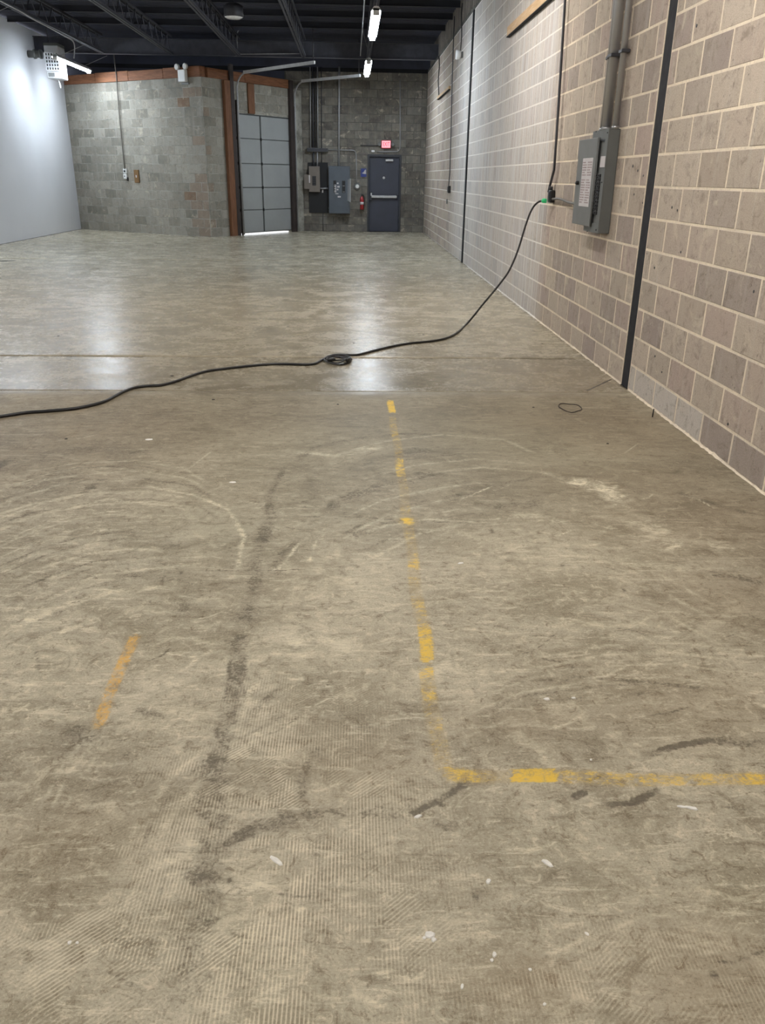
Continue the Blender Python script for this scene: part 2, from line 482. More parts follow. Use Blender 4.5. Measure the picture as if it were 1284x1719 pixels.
    dm = g.ss(g.m('ADD', dark, g.m('MULTIPLY', g.m('SUBTRACT', brk, 0.5), 4.4)), 0.22, 0.95)
    dm = g.m('MULTIPLY', g.m('MULTIPLY', dm, g.ss(brk, 0.36, 0.56, 0.45, 1.0)), g.ss(dark, 0.02, 0.35))
    c = g.mix(g.m('MULTIPLY', dm, 0.72), c, (0.075, 0.06, 0.042))
    dsoft = g.m('MULTIPLY', dark, 0.36)
    c = g.mix(dsoft, c, (0.13, 0.108, 0.08))
    ym = g.ss(g.m('ADD', yel, g.m('MULTIPLY', g.m('SUBTRACT', brk2, 0.5), 4.5)), 0.42, 1.05)
    ym = g.m('MULTIPLY', ym, g.ss(yel, 0.02, 0.25))
    c = g.mix(g.m('MULTIPLY', yel, 0.38), c, (0.42, 0.29, 0.10))
    c = g.mix(g.m('MULTIPLY', g.m('MULTIPLY', ym, g.ss(fine, 0.34, 0.54, 0.35, 1.0)), 0.86), c, (0.80, 0.53, 0.06))
    om = g.ss(g.m('ADD', org, g.m('MULTIPLY', g.m('SUBTRACT', brk, 0.5), 4.5)), 0.42, 1.05)
    om = g.m('MULTIPLY', om, g.ss(org, 0.02, 0.25))
    c = g.mix(g.m('MULTIPLY', org, 0.25), c, (0.42, 0.28, 0.10))
    c = g.mix(g.m('MULTIPLY', g.m('MULTIPLY', om, g.ss(fine, 0.34, 0.54, 0.35, 1.0)), 0.80), c, (0.74, 0.41, 0.08))
    g.put(b.inputs['Base Color'], c)
    ro = g.ss(g.m('ADD', g.m('MULTIPLY', mid, 0.6), g.m('MULTIPLY', fine, 0.4)), 0.3, 0.7, 0.16, 0.36)
    sep = g.n('ShaderNodeSeparateXYZ'); g.put(sep.inputs[0], p)
    rough_near = g.ss(g.m('ADD', g.m('MULTIPLY', mid, 0.5), g.m('MULTIPLY', fine, 0.5)), 0.3, 0.7, 0.42, 0.62)
    far_slab = g.ss(sep.outputs[1], 5.6, 5.9)          # the slabs beyond the joint kept their polish
    mx = g.n('ShaderNodeMix'); g.put(mx.inputs[0], far_slab); g.put(mx.inputs[2], rough_near); g.put(mx.inputs[3], ro)
    g.put(b.inputs['Roughness'], mx.outputs[0])
    g.put(b.inputs['Specular IOR Level'], g.ss(sep.outputs[1], 5.6, 5.9, 0.09, 0.20))
    h = g.m('ADD', g.m('MULTIPLY', fine, 0.5), g.m('ADD', g.m('MULTIPLY', grit, 0.25), g.m('MULTIPLY', rl, 0.35)))
    h = g.m('ADD', h, g.m('MULTIPLY', swirl, 0.8))
    g.put(b.inputs['Normal'], g.bump(h, 0.10, 0.004))
    return m


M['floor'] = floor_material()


def W2(u, v):
    p = gz(u, v); return (p.x, p.y)


# wear strokes: channel, pixel polyline on the floor plane, width (m), strength, softness, jitter
ST = []
def stroke(ch, pts, wd, s=1.0, soft=0.5, op='max'): ST.append((ch, [W2(*q) for q in pts], wd, s, soft, op))
def blob(ch, u, v, ru, rv, s=1.0):
    c = W2(u, v); e = W2(u + ru, v); t = W2(u, v - rv)
    ST.append((ch, c, (abs(e[0] - c[0]), abs(t[1] - c[1])), s, 1.0, 'blob'))

Yl, Og, Dk, Lt, Br, Gn, Rg, Md = range(8)
yw = 0.05
stroke(Yl, [(656, 672), (657.5, 693)], yw, 1.0, .15)
stroke(Yl, [(658, 700), (671, 772)], yw, .42, .2)
stroke(Yl, [(671, 772), (674, 800)], yw, .62, .2)
stroke(Yl, [(674, 800), (683, 872)], yw, .33, .2)
blob(Yl, 684, 875, 13, 7, 1.0)
stroke(Yl, [(685, 880), (700, 1000)], yw, .46, .25)
stroke(Yl, [(700, 1000), (709, 1050)], yw, .52, .25)
stroke(Yl, [(709, 1050), (718, 1112)], yw, .80, .2)
stroke(Yl, [(716, 1120), (724, 1180)], yw, .58, .25)
stroke(Yl, [(724, 1180), (744, 1295)], yw, .42, .3)
stroke(Yl, [(742, 1299), (830, 1304)], .055, .66, .2)
stroke(Yl, [(830, 1304), (858, 1304)], .05, .45, .2)
stroke(Yl, [(858, 1303), (938, 1303)], .052, 1.0, .12)
stroke(Yl, [(938, 1304), (1070, 1308)], .055, .5, .25)
stroke(Yl, [(1075, 1308), (1155, 1307)], .05, .72, .2)
stroke(Yl, [(1160, 1308), (1330, 1309)], .05, .70, .2)
stroke(Og, [(226, 1066), (205, 1115)], .042, .75, .2)
stroke(Og, [(205, 1115), (180, 1180)], .042, .68, .2)
stroke(Og, [(180, 1180), (165, 1222)], .042, .75, .25)
# dirt line along the old stripe
stroke(Dk, [(478, 775), (458, 825), (445, 880)], .04, .46, .6)
stroke(Dk, [(446, 875), (440, 912)], .08, .62, .5)
stroke(Dk, [(440, 905), (425, 980), (415, 1030)], .05, .44, .5)
blob(Dk, 414, 1032, 26, 14, .72)
stroke(Dk, [(412, 1055), (402, 1110), (388, 1170), (378, 1240)], .05, .56, .5)
stroke(Dk, [(398, 1060), (386, 1120), (376, 1195)], .014, .62, .4)
stroke(Dk, [(384, 1160), (378, 1210), (370, 1290)], .07, .52, .6)
stroke(Dk, [(372, 1250), (352, 1400), (338, 1490), (326, 1600), (318, 1719)], .075, .46, .5)
stroke(Dk, [(346, 1440), (338, 1490)], .05, .62, .5)
stroke(Dk, [(355, 1425), (420, 1398), (500, 1372)], .04, .62, .5)
stroke(Dk, [(500, 1372), (600, 1362), (690, 1368)], .03, .46, .5)
stroke(Dk, [(685, 1368), (730, 1345), (782, 1313)], .022, .85, .4)
blob(Dk, 665, 1360, 55, 14, .5)
stroke(Dk, [(722, 1375), (772, 1392)], .045, .45, .7)
stroke(Dk, [(540, 1250), (518, 1290), (508, 1350)], .03, .45, .4)
stroke(Dk, [(540, 1372), (528, 1440), (524, 1530)], .03, .30, .5)
stroke(Dk, [(1075, 1270), (1130, 1252), (1200, 1240)], .024, .92, .5)
stroke(Dk, [(1180, 1240), (1240, 1250), (1400, 1246)], .03, .78, .6)
stroke(Dk, [(1008, 1350), (1060, 1346), (1112, 1320)], .020, .9, .5)
stroke(Dk, [(962, 1342), (984, 1328)], .02, .8, .5)
stroke(Dk, [(985, 1312), (1020, 1300)], .012, .7, .5)
blob(Dk, 130, 1235, 38, 26, .62)
stroke(Dk, [(228, 1192), (282, 1206)], .03, .58, .6)
# tyre arcs
stroke(Dk, [(535, 862), (575, 840), (640, 812), (710, 797), (762, 790)], .085, .48, .6)
stroke(Dk, [(590, 897), (640, 882), (705, 872)], .05, .42, .6)
stroke(Dk, [(485, 778), (530, 752), (600, 735), (680, 728), (745, 730)], .05, .45, .6)
stroke(Dk, [(655, 764), (700, 756), (765, 757)], .10, .5, .6)
stroke(Dk, [(820, 852), (870, 846), (915, 850)], .06, .5, .6)
stroke(Dk, [(455, 955), (475, 930), (505, 905)], .03, .55, .4)
stroke(Dk, [(590, 892), (600, 905)], .015, .7, .4)
stroke(Dk, [(150, 823), (160, 810)], .06, .7, .3)
stroke(Dk, [(180, 970), (240, 962), (325, 978)], .05, .42, .6)
stroke(Dk, [(0, 1020), (100, 985), (200, 950), (300, 935)], .05, .28, .7)
stroke(Dk, [(0, 835), (60, 815), (140, 800)], .06, .36, .7)
stroke(Dk, [(40, 765), (130, 752), (215, 757)], .07, .3, .7)
stroke(Dk, [(215, 760), (255, 757)], .07, .42, .6)
stroke(Dk, [(540, 790), (620, 770), (720, 765)], .04, .3, .6)
stroke(Dk, [(760, 830), (900, 800), (1020, 800), (1130, 850)], .05, .30, .7)
stroke(Dk, [(1130, 825), (1200, 845), (1284, 868)], .05, .38, .7)
stroke(Dk, [(1180, 960), (1230, 965), (1284, 985)], .06, .5, .7)
stroke(Dk, [(930, 1150), (960, 1135), (1080, 1145), (1200, 1160)], .016, .5, .5)
stroke(Dk, [(470, 1150), (430, 1190), (405, 1225)], .03, .42, .5)
stroke(Dk, [(350, 1510), (270, 1560), (222, 1615)], .018, .36, .6)
stroke(Dk, [(358, 1590), (412, 1640), (450, 1668)], .010, .45, .5)
stroke(Dk, [(1040, 1100), (1090, 1090), (1130, 1120)], .05, .25, .8)
blob(Dk, 0, 782, 12, 12, .9)
blob(Dk, 893, 846, 22, 9, .5)
blob(Dk, 286, 915, 30, 8, .5)
blob(Dk, 310, 1020, 14, 26, .5)
blob(Dk, 1100, 1580, 120, 40, .12)
blob(Dk, 950, 1470, 60, 30, .22)
for u, v, r in ((385, 1477, 5), (394, 1488, 4), (402, 1498, 4), (1196, 1635, 8), (800, 1505, 7), (1200, 1640, 6), (380, 1075, 3), (303, 962, 4), (825, 891, 4), (1047, 990, 4)):
    blob(Dk, u, v, r, r, 1.0)
# hairline cracks
stroke(Dk, [(380, 872), (560, 866), (700, 875), (830, 880)], .008, .6, .3)
stroke(Dk, [(330, 958), (460, 958), (600, 950)], .007, .6, .3)
stroke(Dk, [(60, 1085), (66, 1130)], .006, .6, .3)
# pale scuffs
stroke(Lt, [(0, 1068), (90, 1022), (180, 992), (290, 985)], .035, .62, .6)
stroke(Lt, [(0, 1100), (110, 1060), (150, 1045)], .03, .5, .6)
stroke(Lt, [(20, 1040), (160, 965), (300, 950)], .02, .42, .5)
stroke(Lt, [(240, 815), (320, 830), (385, 855), (408, 900), (402, 950), (388, 972)], .018, .6, .4)
stroke(Lt, [(110, 855), (180, 838), (300, 850)], .02, .42, .5)
stroke(Lt, [(506, 910), (475, 945), (455, 960)], .016, .7, .4)
stroke(Lt, [(534, 905), (518, 945)], .010, .6, .4)
stroke(Lt, [(590, 897), (650, 882), (720, 872), (840, 878)], .02, .55, .5)
stroke(Lt, [(365, 1085), (300, 1130), (200, 1190)], .016, .52, .5)
stroke(Lt, [(445, 1120), (420, 1160), (405, 1200), (390, 1225)], .02, .55, .5)
stroke(Lt, [(768, 1098), (757, 1118)], .008, .6, .4)
stroke(Lt, [(770, 840), (830, 815)], .008, .55, .4)
stroke(Lt, [(690, 1135), (760, 1125), (830, 1132)], .09, .42, .8)
stroke(Lt, [(850, 1230), (900, 1255), (935, 1290)], .04, .40, .8)
stroke(Lt, [(470, 1080), (560, 1075), (620, 1085)], .10, .42, .8)
stroke(Lt, [(950, 806), (1020, 822), (1035, 845)], .12, .62, .7)
stroke(Lt, [(1060, 870), (1100, 890), (1140, 925)], .12, .5, .8)
stroke(Lt, [(1190, 915), (1240, 922)], .10, .40, .8)
stroke(Lt, [(1030, 935), (1090, 950), (1160, 955)], .07, .38, .8)
stroke(Lt, [(840, 865), (900, 870), (960, 880)], .06, .36, .8)
stroke(Lt, [(490, 760), (560, 765), (640, 750)], .05, .40, .7)
stroke(Lt, [(240, 1455), (310, 1440), (325, 1400)], .03, .42, .7)
stroke(Lt, [(0, 1210), (40, 1150), (60, 1140)], .05, .42, .7)
stroke(Lt, [(940, 1045), (1010, 1050), (1090, 1048)], .05, .30, .8)
stroke(Lt, [(600, 800), (680, 830), (760, 820)], .05, .25, .8)
def arcs(base, n, dx, dy, wd, s0, seed):
    rg = np.random.RandomState(seed)
    for k in range(n):
        j = rg.uniform(-.4, .4); kk = k + j; i0 = rg.randint(0, max(1, len(base) // 3)); i1 = len(base) - rg.randint(0, max(1, len(base) // 3))
        pts = [(u + dx * kk, v + dy * kk + rg.uniform(-1, 1)) for u, v in base][i0:i1]
        if len(pts) > 1: stroke(Lt if rg.rand() < .55 else Dk, pts, wd * rg.uniform(.4, 1.6), s0 * rg.uniform(.6, 1.2), .6)
arcs([(-40, 1085), (40, 1045), (110, 1015), (180, 993), (240, 985), (300, 988), (350, 1000)], 16, -6, -13, .016, .42, 3)
arcs([(-40, 900), (60, 868), (160, 850), (260, 845), (340, 858), (390, 890)], 9, -4, -9, .02, .36, 4)
arcs([(520, 872), (560, 848), (620, 820), (700, 800), (780, 790), (860, 795)], 8, 12, 11, .02, .34, 5)
arcs([(500, 790), (560, 760), (640, 738), (740, 726), (840, 735), (900, 760)], 7, 14, 11, .022, .32, 6)
arcs([(800, 900), (900, 880), (1000, 885), (1100, 915), (1180, 960)], 9, 4, 16, .018, .30, 7)
arcs([(60, 1360), (90, 1290), (150, 1220), (230, 1160), (330, 1110)], 10, 22, 10, .012, .32, 8)
arcs([(760, 1240), (860, 1200), (980, 1180), (1100, 1175), (1230, 1190)], 8, 6, -14, .012, .30, 9)
arcs([(560, 1010), (640, 985), (760, 975), (900, 990)], 8, 5, 14, .010, .28, 10)
arcs([(230, 1640), (290, 1580), (330, 1520), (345, 1460)], 7, -22, -4, .008, .35, 12)
arcs([(880, 1600), (960, 1540), (1060, 1500), (1180, 1490)], 7, 10, 22, .006, .30, 13)
for _ in range(150):                     # short swept scratches
    u = rng.uniform(0, 1284); v = rng.uniform(720, 1690); L = rng.uniform(15, 90); a = rng.uniform(-.35, .25)
    stroke(Lt if rng.rand() < .7 else Dk, [(u, v), (u + L * .5, v + L * .5 * math.sin(a)), (u + L, v + L * math.sin(a * 1.8))], rng.uniform(.003, .010), rng.uniform(.3, .65), .5)
blob(Lt, 390, 1560, 60, 60, .42); blob(Lt, 370, 1690, 60, 50, .40); blob(Lt, 150, 1590, 90, 50, .26)
blob(Lt, 420, 1480, 50, 40, .40); blob(Lt, 290, 1200, 120, 40, .28); blob(Lt, 500, 1080, 70, 30, .32)
blob(Lt, 770, 1580, 100, 50, .22); blob(Lt, 200, 1120, 160, 40, .20); blob(Lt, 450, 1620, 130, 70, .22)
blob(Lt, 900, 930, 120, 40, .22); blob(Lt, 560, 980, 120, 50, .20)
# broad tints
blob(Br, 1180, 860, 220, 70, .42); blob(Br, 1230, 1000, 160, 60, .30); blob(Br, 1180, 740, 140, 40, .5)
blob(Br, 880, 1650, 110, 50, .42); blob(Br, 1200, 1640, 180, 110, .34); blob(Br, 880, 1215, 120, 40, .25)
blob(Br, 1150, 1180, 200, 60, .25); blob(Br, 60, 700, 260, 60, .22); blob(Br, 380, 700, 160, 40, .22)
blob(Br, 100, 1420, 130, 90, .22); blob(Br, 600, 1280, 110, 60, .22); blob(Br, 1000, 640, 180, 25, .35)
blob(Br, 160, 530, 300, 45, .12)
blob(Gn, 600, 780, 240, 60, .6); blob(Gn, 400, 880, 160, 60, .5); blob(Gn, 800, 780, 160, 60, .45)
blob(Gn, 640, 660, 260, 40, .6); blob(Br, 1000, 720, 260, 60, .55); blob(Br, 200, 720, 300, 60, .42); blob(Gn, 700, 740, 330, 80, .85); blob(Gn, 560, 860, 300, 60, .5); blob(Br, 1050, 800, 220, 50, .45); blob(Br, 200, 610, 400, 24, .15)
blob(Md, 640, 690, 900, 60, .80); blob(Md, 1200, 790, 260, 110, .75); blob(Md, 60, 760, 300, 60, .7); blob(Md, 720, 800, 420, 70, .7); blob(Md, 1230, 1660, 200, 90, .35); blob(Md, 560, 640, 200, 30, .5)  # broad darker areas across the mid floor and lower right
blob(Md, 900, 1230, 400, 60, .28); blob(Md, 1240, 1000, 160, 70, .45); blob(Md, 120, 1330, 200, 70, .25); blob(Md, 420, 950, 120, 90, .4); blob(Md, 980, 620, 260, 26, .55)
blob(Rg, 450, 1480, 240, 260, 1.0); blob(Rg, 250, 1600, 260, 130, .8); blob(Rg, 1000, 1640, 360, 110, .45); blob(Rg, 450, 1290, 170, 70, .9)
blob(Rg, 430, 1170, 60, 40, .7)


def wear(X, Y):
    """rasterise the strokes on the grid points"""
    ch = np.zeros((8, X.size), np.float32)
    ga = 0.012 * np.sin(Y * 9 + 2 * np.sin(X * 7)); gb = 0.010 * np.sin(X * 11 + 1.7 * np.sin(Y * 6))
    for c, pts, wd, s, soft, op in ST:
        if op == 'blob':
            a = ((X - pts[0]) / max(wd[0], .003)) ** 2 + ((Y - pts[1]) / max(wd[1], .003)) ** 2
            ch[c] = np.maximum(ch[c], s * np.exp(-a * 0.9))
            continue
        P = np.array(pts); mg = wd * 2 + .03
        sel = np.where((X > P[:, 0].min() - mg) & (X < P[:, 0].max() + mg) & (Y > P[:, 1].min() - mg) & (Y < P[:, 1].max() + mg))[0]
        if not sel.size: continue
        wob = min(1.0, wd / .05) * (0.35 if c in (Yl, Og) else 1.0)
        x = X[sel] + ga[sel] * wob; y = Y[sel] + gb[sel] * wob
        D = np.full(x.size, 9.0); T = np.zeros(x.size); sl = np.hypot(*(P[1:] - P[:-1]).T); cum = np.concatenate([[0], np.cumsum(sl)]); tot = max(cum[-1], 1e-6)
        for i in range(len(P) - 1):
            d = P[i + 1] - P[i]; L2 = max((d ** 2).sum(), 1e-9)
            t = np.clip(((x - P[i, 0]) * d[0] + (y - P[i, 1]) * d[1]) / L2, 0, 1)
            dn = np.hypot(x - P[i, 0] - t * d[0], y - P[i, 1] - t * d[1])
            if c in (Yl, Og):
                tr = ((x - P[i, 0]) * d[0] + (y - P[i, 1]) * d[1]) / L2 + .05 * np.sin(x * 120 + y * 170)
                dn = np.where((tr < 0) | (tr > 1), 9.0, dn)
            near = dn < D; D[near] = dn[near]; T[near] = ((cum[i] + t * sl[i]) / tot)[near]
        amp = 1.0
        if c in (Dk, Lt):
            amp = np.clip(np.minimum(T, 1 - T) / .12, 0, 1); amp = .25 + .75 * amp * amp * (3 - 2 * amp)
            rag = .5 * np.sin(x * 61 + 3 * np.sin(y * 47)) + .5 * np.sin(y * 83 + 2.5 * np.sin(x * 39 + 1)) + .5 * np.sin((x + y) * 157 + 4 * np.sin((x - y) * 91))
            D = D * (1 + .36 * rag) ; amp = amp * (1 + .20 * np.sin(x * 23 + 2 * np.sin(y * 31)) + .12 * np.sin(y * 17 + x * 9))
        h = wd * .5; lo = h * (1 - soft); hi = h * (1 + soft)
        q = np.clip((hi - D) / max(hi - lo, 1e-5), 0, 1)
        ch[c, sel] = np.maximum(ch[c, sel], s * amp * q * q * (3 - 2 * q))
    return ch


def lin(a, b, step): return list(np.linspace(a, b, max(2, int(round((b - a) / step)) + 1)))
def axis(*segs):
    o = []
    for a, b, st in segs: o += lin(a, b, st)[(1 if o else 0):]
    return np.array(o)


def slab(name, xs, ys, cut=None):
    X, Y = np.meshgrid(xs, ys); nx, ny = len(xs), len(ys)
    X = X.ravel().copy(); Y = Y.ravel().copy()
    Z = 0.0008 * np.sin(X * 2.3 + Y * 1.1) * 0
    n = X.size
    i = np.arange(nx - 1)[None, :] + nx * np.arange(ny - 1)[:, None]
    q = np.stack([i, i + 1, i + nx + 1, i + nx], -1).reshape(-1, 4)
    edge = np.concatenate([np.arange(nx), np.arange(1, ny) * nx + nx - 1, (ny - 1) * nx + np.arange(nx - 2, -1, -1), np.arange(ny - 2, 0, -1) * nx])
    co = np.stack([X, Y, Z], 1); low = co[edge].copy(); low[:, 2] = -.03
    m = len(edge); k = np.arange(m); k2 = (k + 1) % m
    side = np.stack([edge[k2], edge[k], n + k, n + k2], 1)
    V = np.concatenate([co, low]); Q = np.concatenate([q, side])
    me = bpy.data.meshes.new(name)
    me.vertices.add(len(V)); me.vertices.foreach_set('co', V.astype(np.float32).ravel())
    me.loops.add(Q.size); me.loops.foreach_set('vertex_index', Q.ravel().astype(np.int32))
    me.polygons.add(len(Q)); me.polygons.foreach_set('loop_start', np.arange(len(Q), dtype=np.int32) * 4)
    me.update(calc_edges=True)
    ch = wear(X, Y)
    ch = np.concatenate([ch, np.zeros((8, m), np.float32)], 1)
    for nm, sel in (('wear_a', (0, 1, 2, 3)), ('wear_tone_b', (4, 5, 6, 7))):
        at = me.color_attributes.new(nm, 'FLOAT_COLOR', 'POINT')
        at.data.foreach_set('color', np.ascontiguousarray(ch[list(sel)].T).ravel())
    me.materials.append(M['floor'])
    return link(name, me, floor)


JY1, JY2, JY3, JY4 = 5.80, 6.985, 15.6, 19.5
fb = MB().box(-7.75, 2.3, -6.2, 25.2, -.20, -.012)
floor = struct(fb.build('floor', 'joint'))
gp = .005
xn = axis((-7.55, -3.2, .25), (-3.2, -2.2, .03), (-2.2, 2.065, .0085))
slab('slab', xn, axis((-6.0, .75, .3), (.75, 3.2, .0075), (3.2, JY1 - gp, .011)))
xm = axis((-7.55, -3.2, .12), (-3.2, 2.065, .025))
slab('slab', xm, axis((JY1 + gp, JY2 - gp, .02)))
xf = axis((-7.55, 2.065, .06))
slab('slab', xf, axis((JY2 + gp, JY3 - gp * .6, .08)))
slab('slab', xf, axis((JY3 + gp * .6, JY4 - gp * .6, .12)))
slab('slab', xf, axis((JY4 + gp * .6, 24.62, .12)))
# diagonal saw cut running from the joint to the column
a, b_ = gz(985, 656), gz(1026, 637)
dv = (b_ - a).normalized(); nv = Vector((-dv.y, dv.x, 0)) * .005
MB().add([a - nv + Vector((0, 0, .0006)), a + nv + Vector((0, 0, .0006)), b_ + nv + Vector((0, 0, .0006)), b_ - nv + Vector((0, 0, .0006))], [(0, 3, 2, 1)]).build('saw_cut', 'joint', floor)

# ------------------------------------------------------------------ BLOCK WALLS
BH, BL = .2032, .4064
Z1 = .1889
_bm = {}


def block_geo(l, h, t=.04, c=.003):
    x, z = l / 2, h / 2
    v = [(-x + c, -t, -z + c), (x - c, -t, -z + c), (x - c, -t, z - c), (-x + c, -t, z - c)]
    v += [(-x, -t + c, -z), (x, -t + c, -z), (x, -t + c, z), (-x, -t + c, z)]
    v += [(-x, 0, -z), (x, 0, -z), (x, 0, z), (-x, 0, z)]
    f = [(0, 1, 2, 3)]
    for i in range(4):
        j = (i + 1) % 4
        f += [(i, i + 4, j + 4, j), (i + 4, i + 8, j + 8, j + 4)]
    return v, f


def block_mesh(l, h, mat):
    k = (round(l, 3), round(h, 3), mat)
    if k not in _bm:
        v, f = block_geo(l, h)
        me = bpy.data.meshes.new('block'); me.from_pydata(v, [], f); me.materials.append(M[mat]); me.update()
        _bm[k] = me
    return _bm[k]


def in_view(p):
    d = p - CAM; ww = d.dot(F)
    if ww < .3: return 0
    u = CXP + FPX * d.dot(RV) / ww; v = CYP - FPX * d.dot(UV) / ww
    return 1 if -40 < u < 1324 and -40 < v < 1760 else 0


def block_wall(wall, fr, rows, spans, phase, holes=(), mat='block', special=None, gap=.0135, limit=300, proud=.0016, vg=1.0):
    """rows: list of (index, z0, z1); spans: list of (u0, u1); phase(row, span) -> a joint position"""
    cand = []
    for k, z0, z1 in rows:
        for si, (u0, u1) in enumerate(spans):
            ph = phase(k, si); n = math.ceil((u0 - ph) / BL - 1e-6); j = [u0] + [ph + BL * q for q in range(n, n + 200) if u0 + .03 < ph + BL * q < u1 - .03] + [u1]
            segs = list(zip(j[:-1], j[1:]))
            for a, b in segs:
                parts = [(a, b, z0, z1)]
                for hu0, hu1, hz0, hz1 in holes:
                    nxt = []
                    for (pa, pb, pz0, pz1) in parts:
                        if pb <= hu0 or pa >= hu1 or pz1 <= hz0 + .02 or pz0 >= hz1 - .02: nxt.append((pa, pb, pz0, pz1)); continue
                        if pa < hu0 - .03: nxt.append((pa, hu0, pz0, pz1))
                        if pb > hu1 + .03: nxt.append((hu1, pb, pz0, pz1))
                        m0, m1 = max(pa, hu0), min(pb, hu1)
                        if pz1 > hz1 + .03 and m1 - m0 > .03: nxt.append((m0, m1, hz1, pz1))
                    parts = nxt
                for (pa, pb, pz0, pz1) in parts:
                    if pb - pa < .04 or pz1 - pz0 < .03: continue
                    cu, cz = (pa + pb) / 2, (pz0 + pz1) / 2
                    c = fr.w(cu, 0, cz); dd = c - CAM
                    vis = in_view(c) * (pb - pa) * (pz1 - pz0) * max(0.0, -dd.normalized().dot(fr.n)) / dd.length_squared
                    cand.append((vis, k, cu, cz, pb - pa - gap * vg, pz1 - pz0 - gap))
    cand.sort(key=lambda q: -q[0])
    for vis, k, cu, cz, l, h in cand[:limit]:
        mt = (special(k, cu, cz) if special else None) or mat
        l = round(l / .01) * .01 - .001 if abs(l - BL + gap * vg) > .004 else l
        o = link('block', block_mesh(l, h, mt), wall, (cu, .04 - proud + random.uniform(-.001, .0009), cz))
    rest = cand[limit:]
    if rest:
        mb = MB()
        for vis, k, cu, cz, l, h in rest:
            v, f = block_geo(l, h); mb.add([(x + cu, y + .04 - proud, z + cz) for x, y, z in v], f)
        me = bpy.data.meshes.new('block'); me.from_pydata(mb.v, [], mb.f); me.materials.append(M[mat]); me.update()
        o = link('block', me, wall); o['kind'] = 'stuff'
    return len(cand)


def frame_obj(o, fr): o.location = fr.o; o.rotation_euler = (0, 0, fr.rz); return o


# right wall: local u = -Y ; slots for the two steel columns
SL1, SL2 = (5.905, 6.068), (15.62, 15.76)
ZT = 4.06
mb = MB()
for y0, y1 in ((-6.2, SL1[0]), (SL1[1], SL2[0]), (SL2[1], 24.8)):
    mb.box(-y1, -y0, 0, .19, 0, ZT)
mb.box(-24.8, 6.2, .17, .21, 0, ZT)
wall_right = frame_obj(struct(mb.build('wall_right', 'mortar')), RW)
rows = [(0, .004, Z1)] + [(k + 1, Z1 + BH * k, Z1 + BH * (k + 1)) for k in range(19)]
# row index r: course above line r-1


def ph_right(r, si):
    odd = (r % 2 == 0)                     # course above line 3 is r = 4
    if si == 0: return -(5.37 if odd else 5.572)
    return -(5.606 if odd else 5.403)


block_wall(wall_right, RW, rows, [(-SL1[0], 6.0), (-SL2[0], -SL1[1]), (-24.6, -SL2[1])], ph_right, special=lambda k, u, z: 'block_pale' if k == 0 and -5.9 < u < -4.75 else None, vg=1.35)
# sill and corrugated siding above the blocks
mb = MB().box(-24.8, 6.2, -.001, .17, ZT, ZT + .065)
mb.build('sill_plate', 'mortar_dark', wall_right)
for i in range(16):                        # siding sheets with raised ribs
    y0 = 24.6 - i * 1.2; y1 = y0 - 1.2
    pts = []; n = 5
    for k in range(n):
        a = -y0 + 1.2 * k / n
        pts += [(a, .09), (a + .13, .09), (a + .15, .045), (a + .22, .045)]
    pts.append((-y1 - .004, .09))
    vs = [(x, y, z) for z in (ZT + .06, 4.62) for x, y in pts]; m_ = len(pts)
    MB().add(vs, [(q, q + 1, q + 1 + m_, q + m_) for q in range(m_ - 1)]).build('siding_sheet', 'siding', wall_right)

# old anchor holes in the near blocks, and the crumbling mortar fillet at the base
hole = MB().lathe([(.0085, -.001), (.0085, .0022), (.007, .0024)], (0, 0, 0), 8, 'y').mesh('anchor_hole'); hole.materials.append(M['breaker'])
for hx_, hy_, k in ((1062.8, 278.9, 1.3), (1071, 286.5, 1), (1080.5, 295, 1), (1064.7, 326.4, 1), (1079, 340.6, .8), (1128.4, 348.2, 1), (1137.5, 353, .9), (1143.2, 423.3, .9), (1098.9, 449.5, .9), (1266, 489.4, 1), (1099.9, 598, .9), (1111.3, 624.7, .8), (1169.8, 43.3, 1.2), (1222.4, 712, 1)):
    u_, z_ = RW.at(hx_, hy_); o = link('anchor_hole', hole, wall_right, (u_, -.0016, z_)); o.scale = (k, 1, k)
vs = []; n_ = 420
rf = np.random.RandomState(5)
for i in range(n_ + 1):
    u_ = -15.0 + 12.2 * i / n_; a_ = .007 + .012 * rf.rand() ** 2; h_ = .006 + .016 * rf.rand() ** 2
    vs += [(u_, -.0008, h_), (u_, -a_ * .5, h_ * .45), (u_, -a_, .0004)]
fs = [(3 * i + k, 3 * i + k + 1, 3 * i + k + 4, 3 * i + k + 3) for i in range(n_) for k in (0, 1) if not (5.9 < 15.0 - 12.2 * i / n_ < 6.08)]
MB().add(vs, fs).build('mortar_fillet', 'mortar', wall_right)

# far wall, u = x ; door opening
du0, _ = FW.at(616.7, 320); du1, _ = FW.at(672.6, 320); _, dz = FW.at(645, 259.3)
mb = MB()
mb.box(-1.78, du0, 0, .2, 0, 4.04).box(du1, XW + .2, 0, .2, 0, 4.04).box(du0, du1, 0, .2, dz, 4.04)
wall_far = frame_obj(struct(mb.build('wall_far', 'mortar_dark')), FW)
frows = [(0, .004, Z1)] + [(k + 1, Z1 + BH * k, Z1 + BH * (k + 1)) for k in range(19)]
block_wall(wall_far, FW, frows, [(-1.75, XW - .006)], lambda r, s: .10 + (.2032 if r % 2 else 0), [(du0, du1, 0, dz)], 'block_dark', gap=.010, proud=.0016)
MB().box(-8, XW + .1, -.001, .2, 4.045, 4.14).build('ledger_angle', 'black_steel', wall_far)
MB().box(-8, XW + .1, .02, .2, 4.14, 4.66).build('upper_panel', 'deck', wall_far)
MB().box(-8, -1.76, .004, .1, 3.3, 4.044).build('infill_panel', 'deck', wall_far)

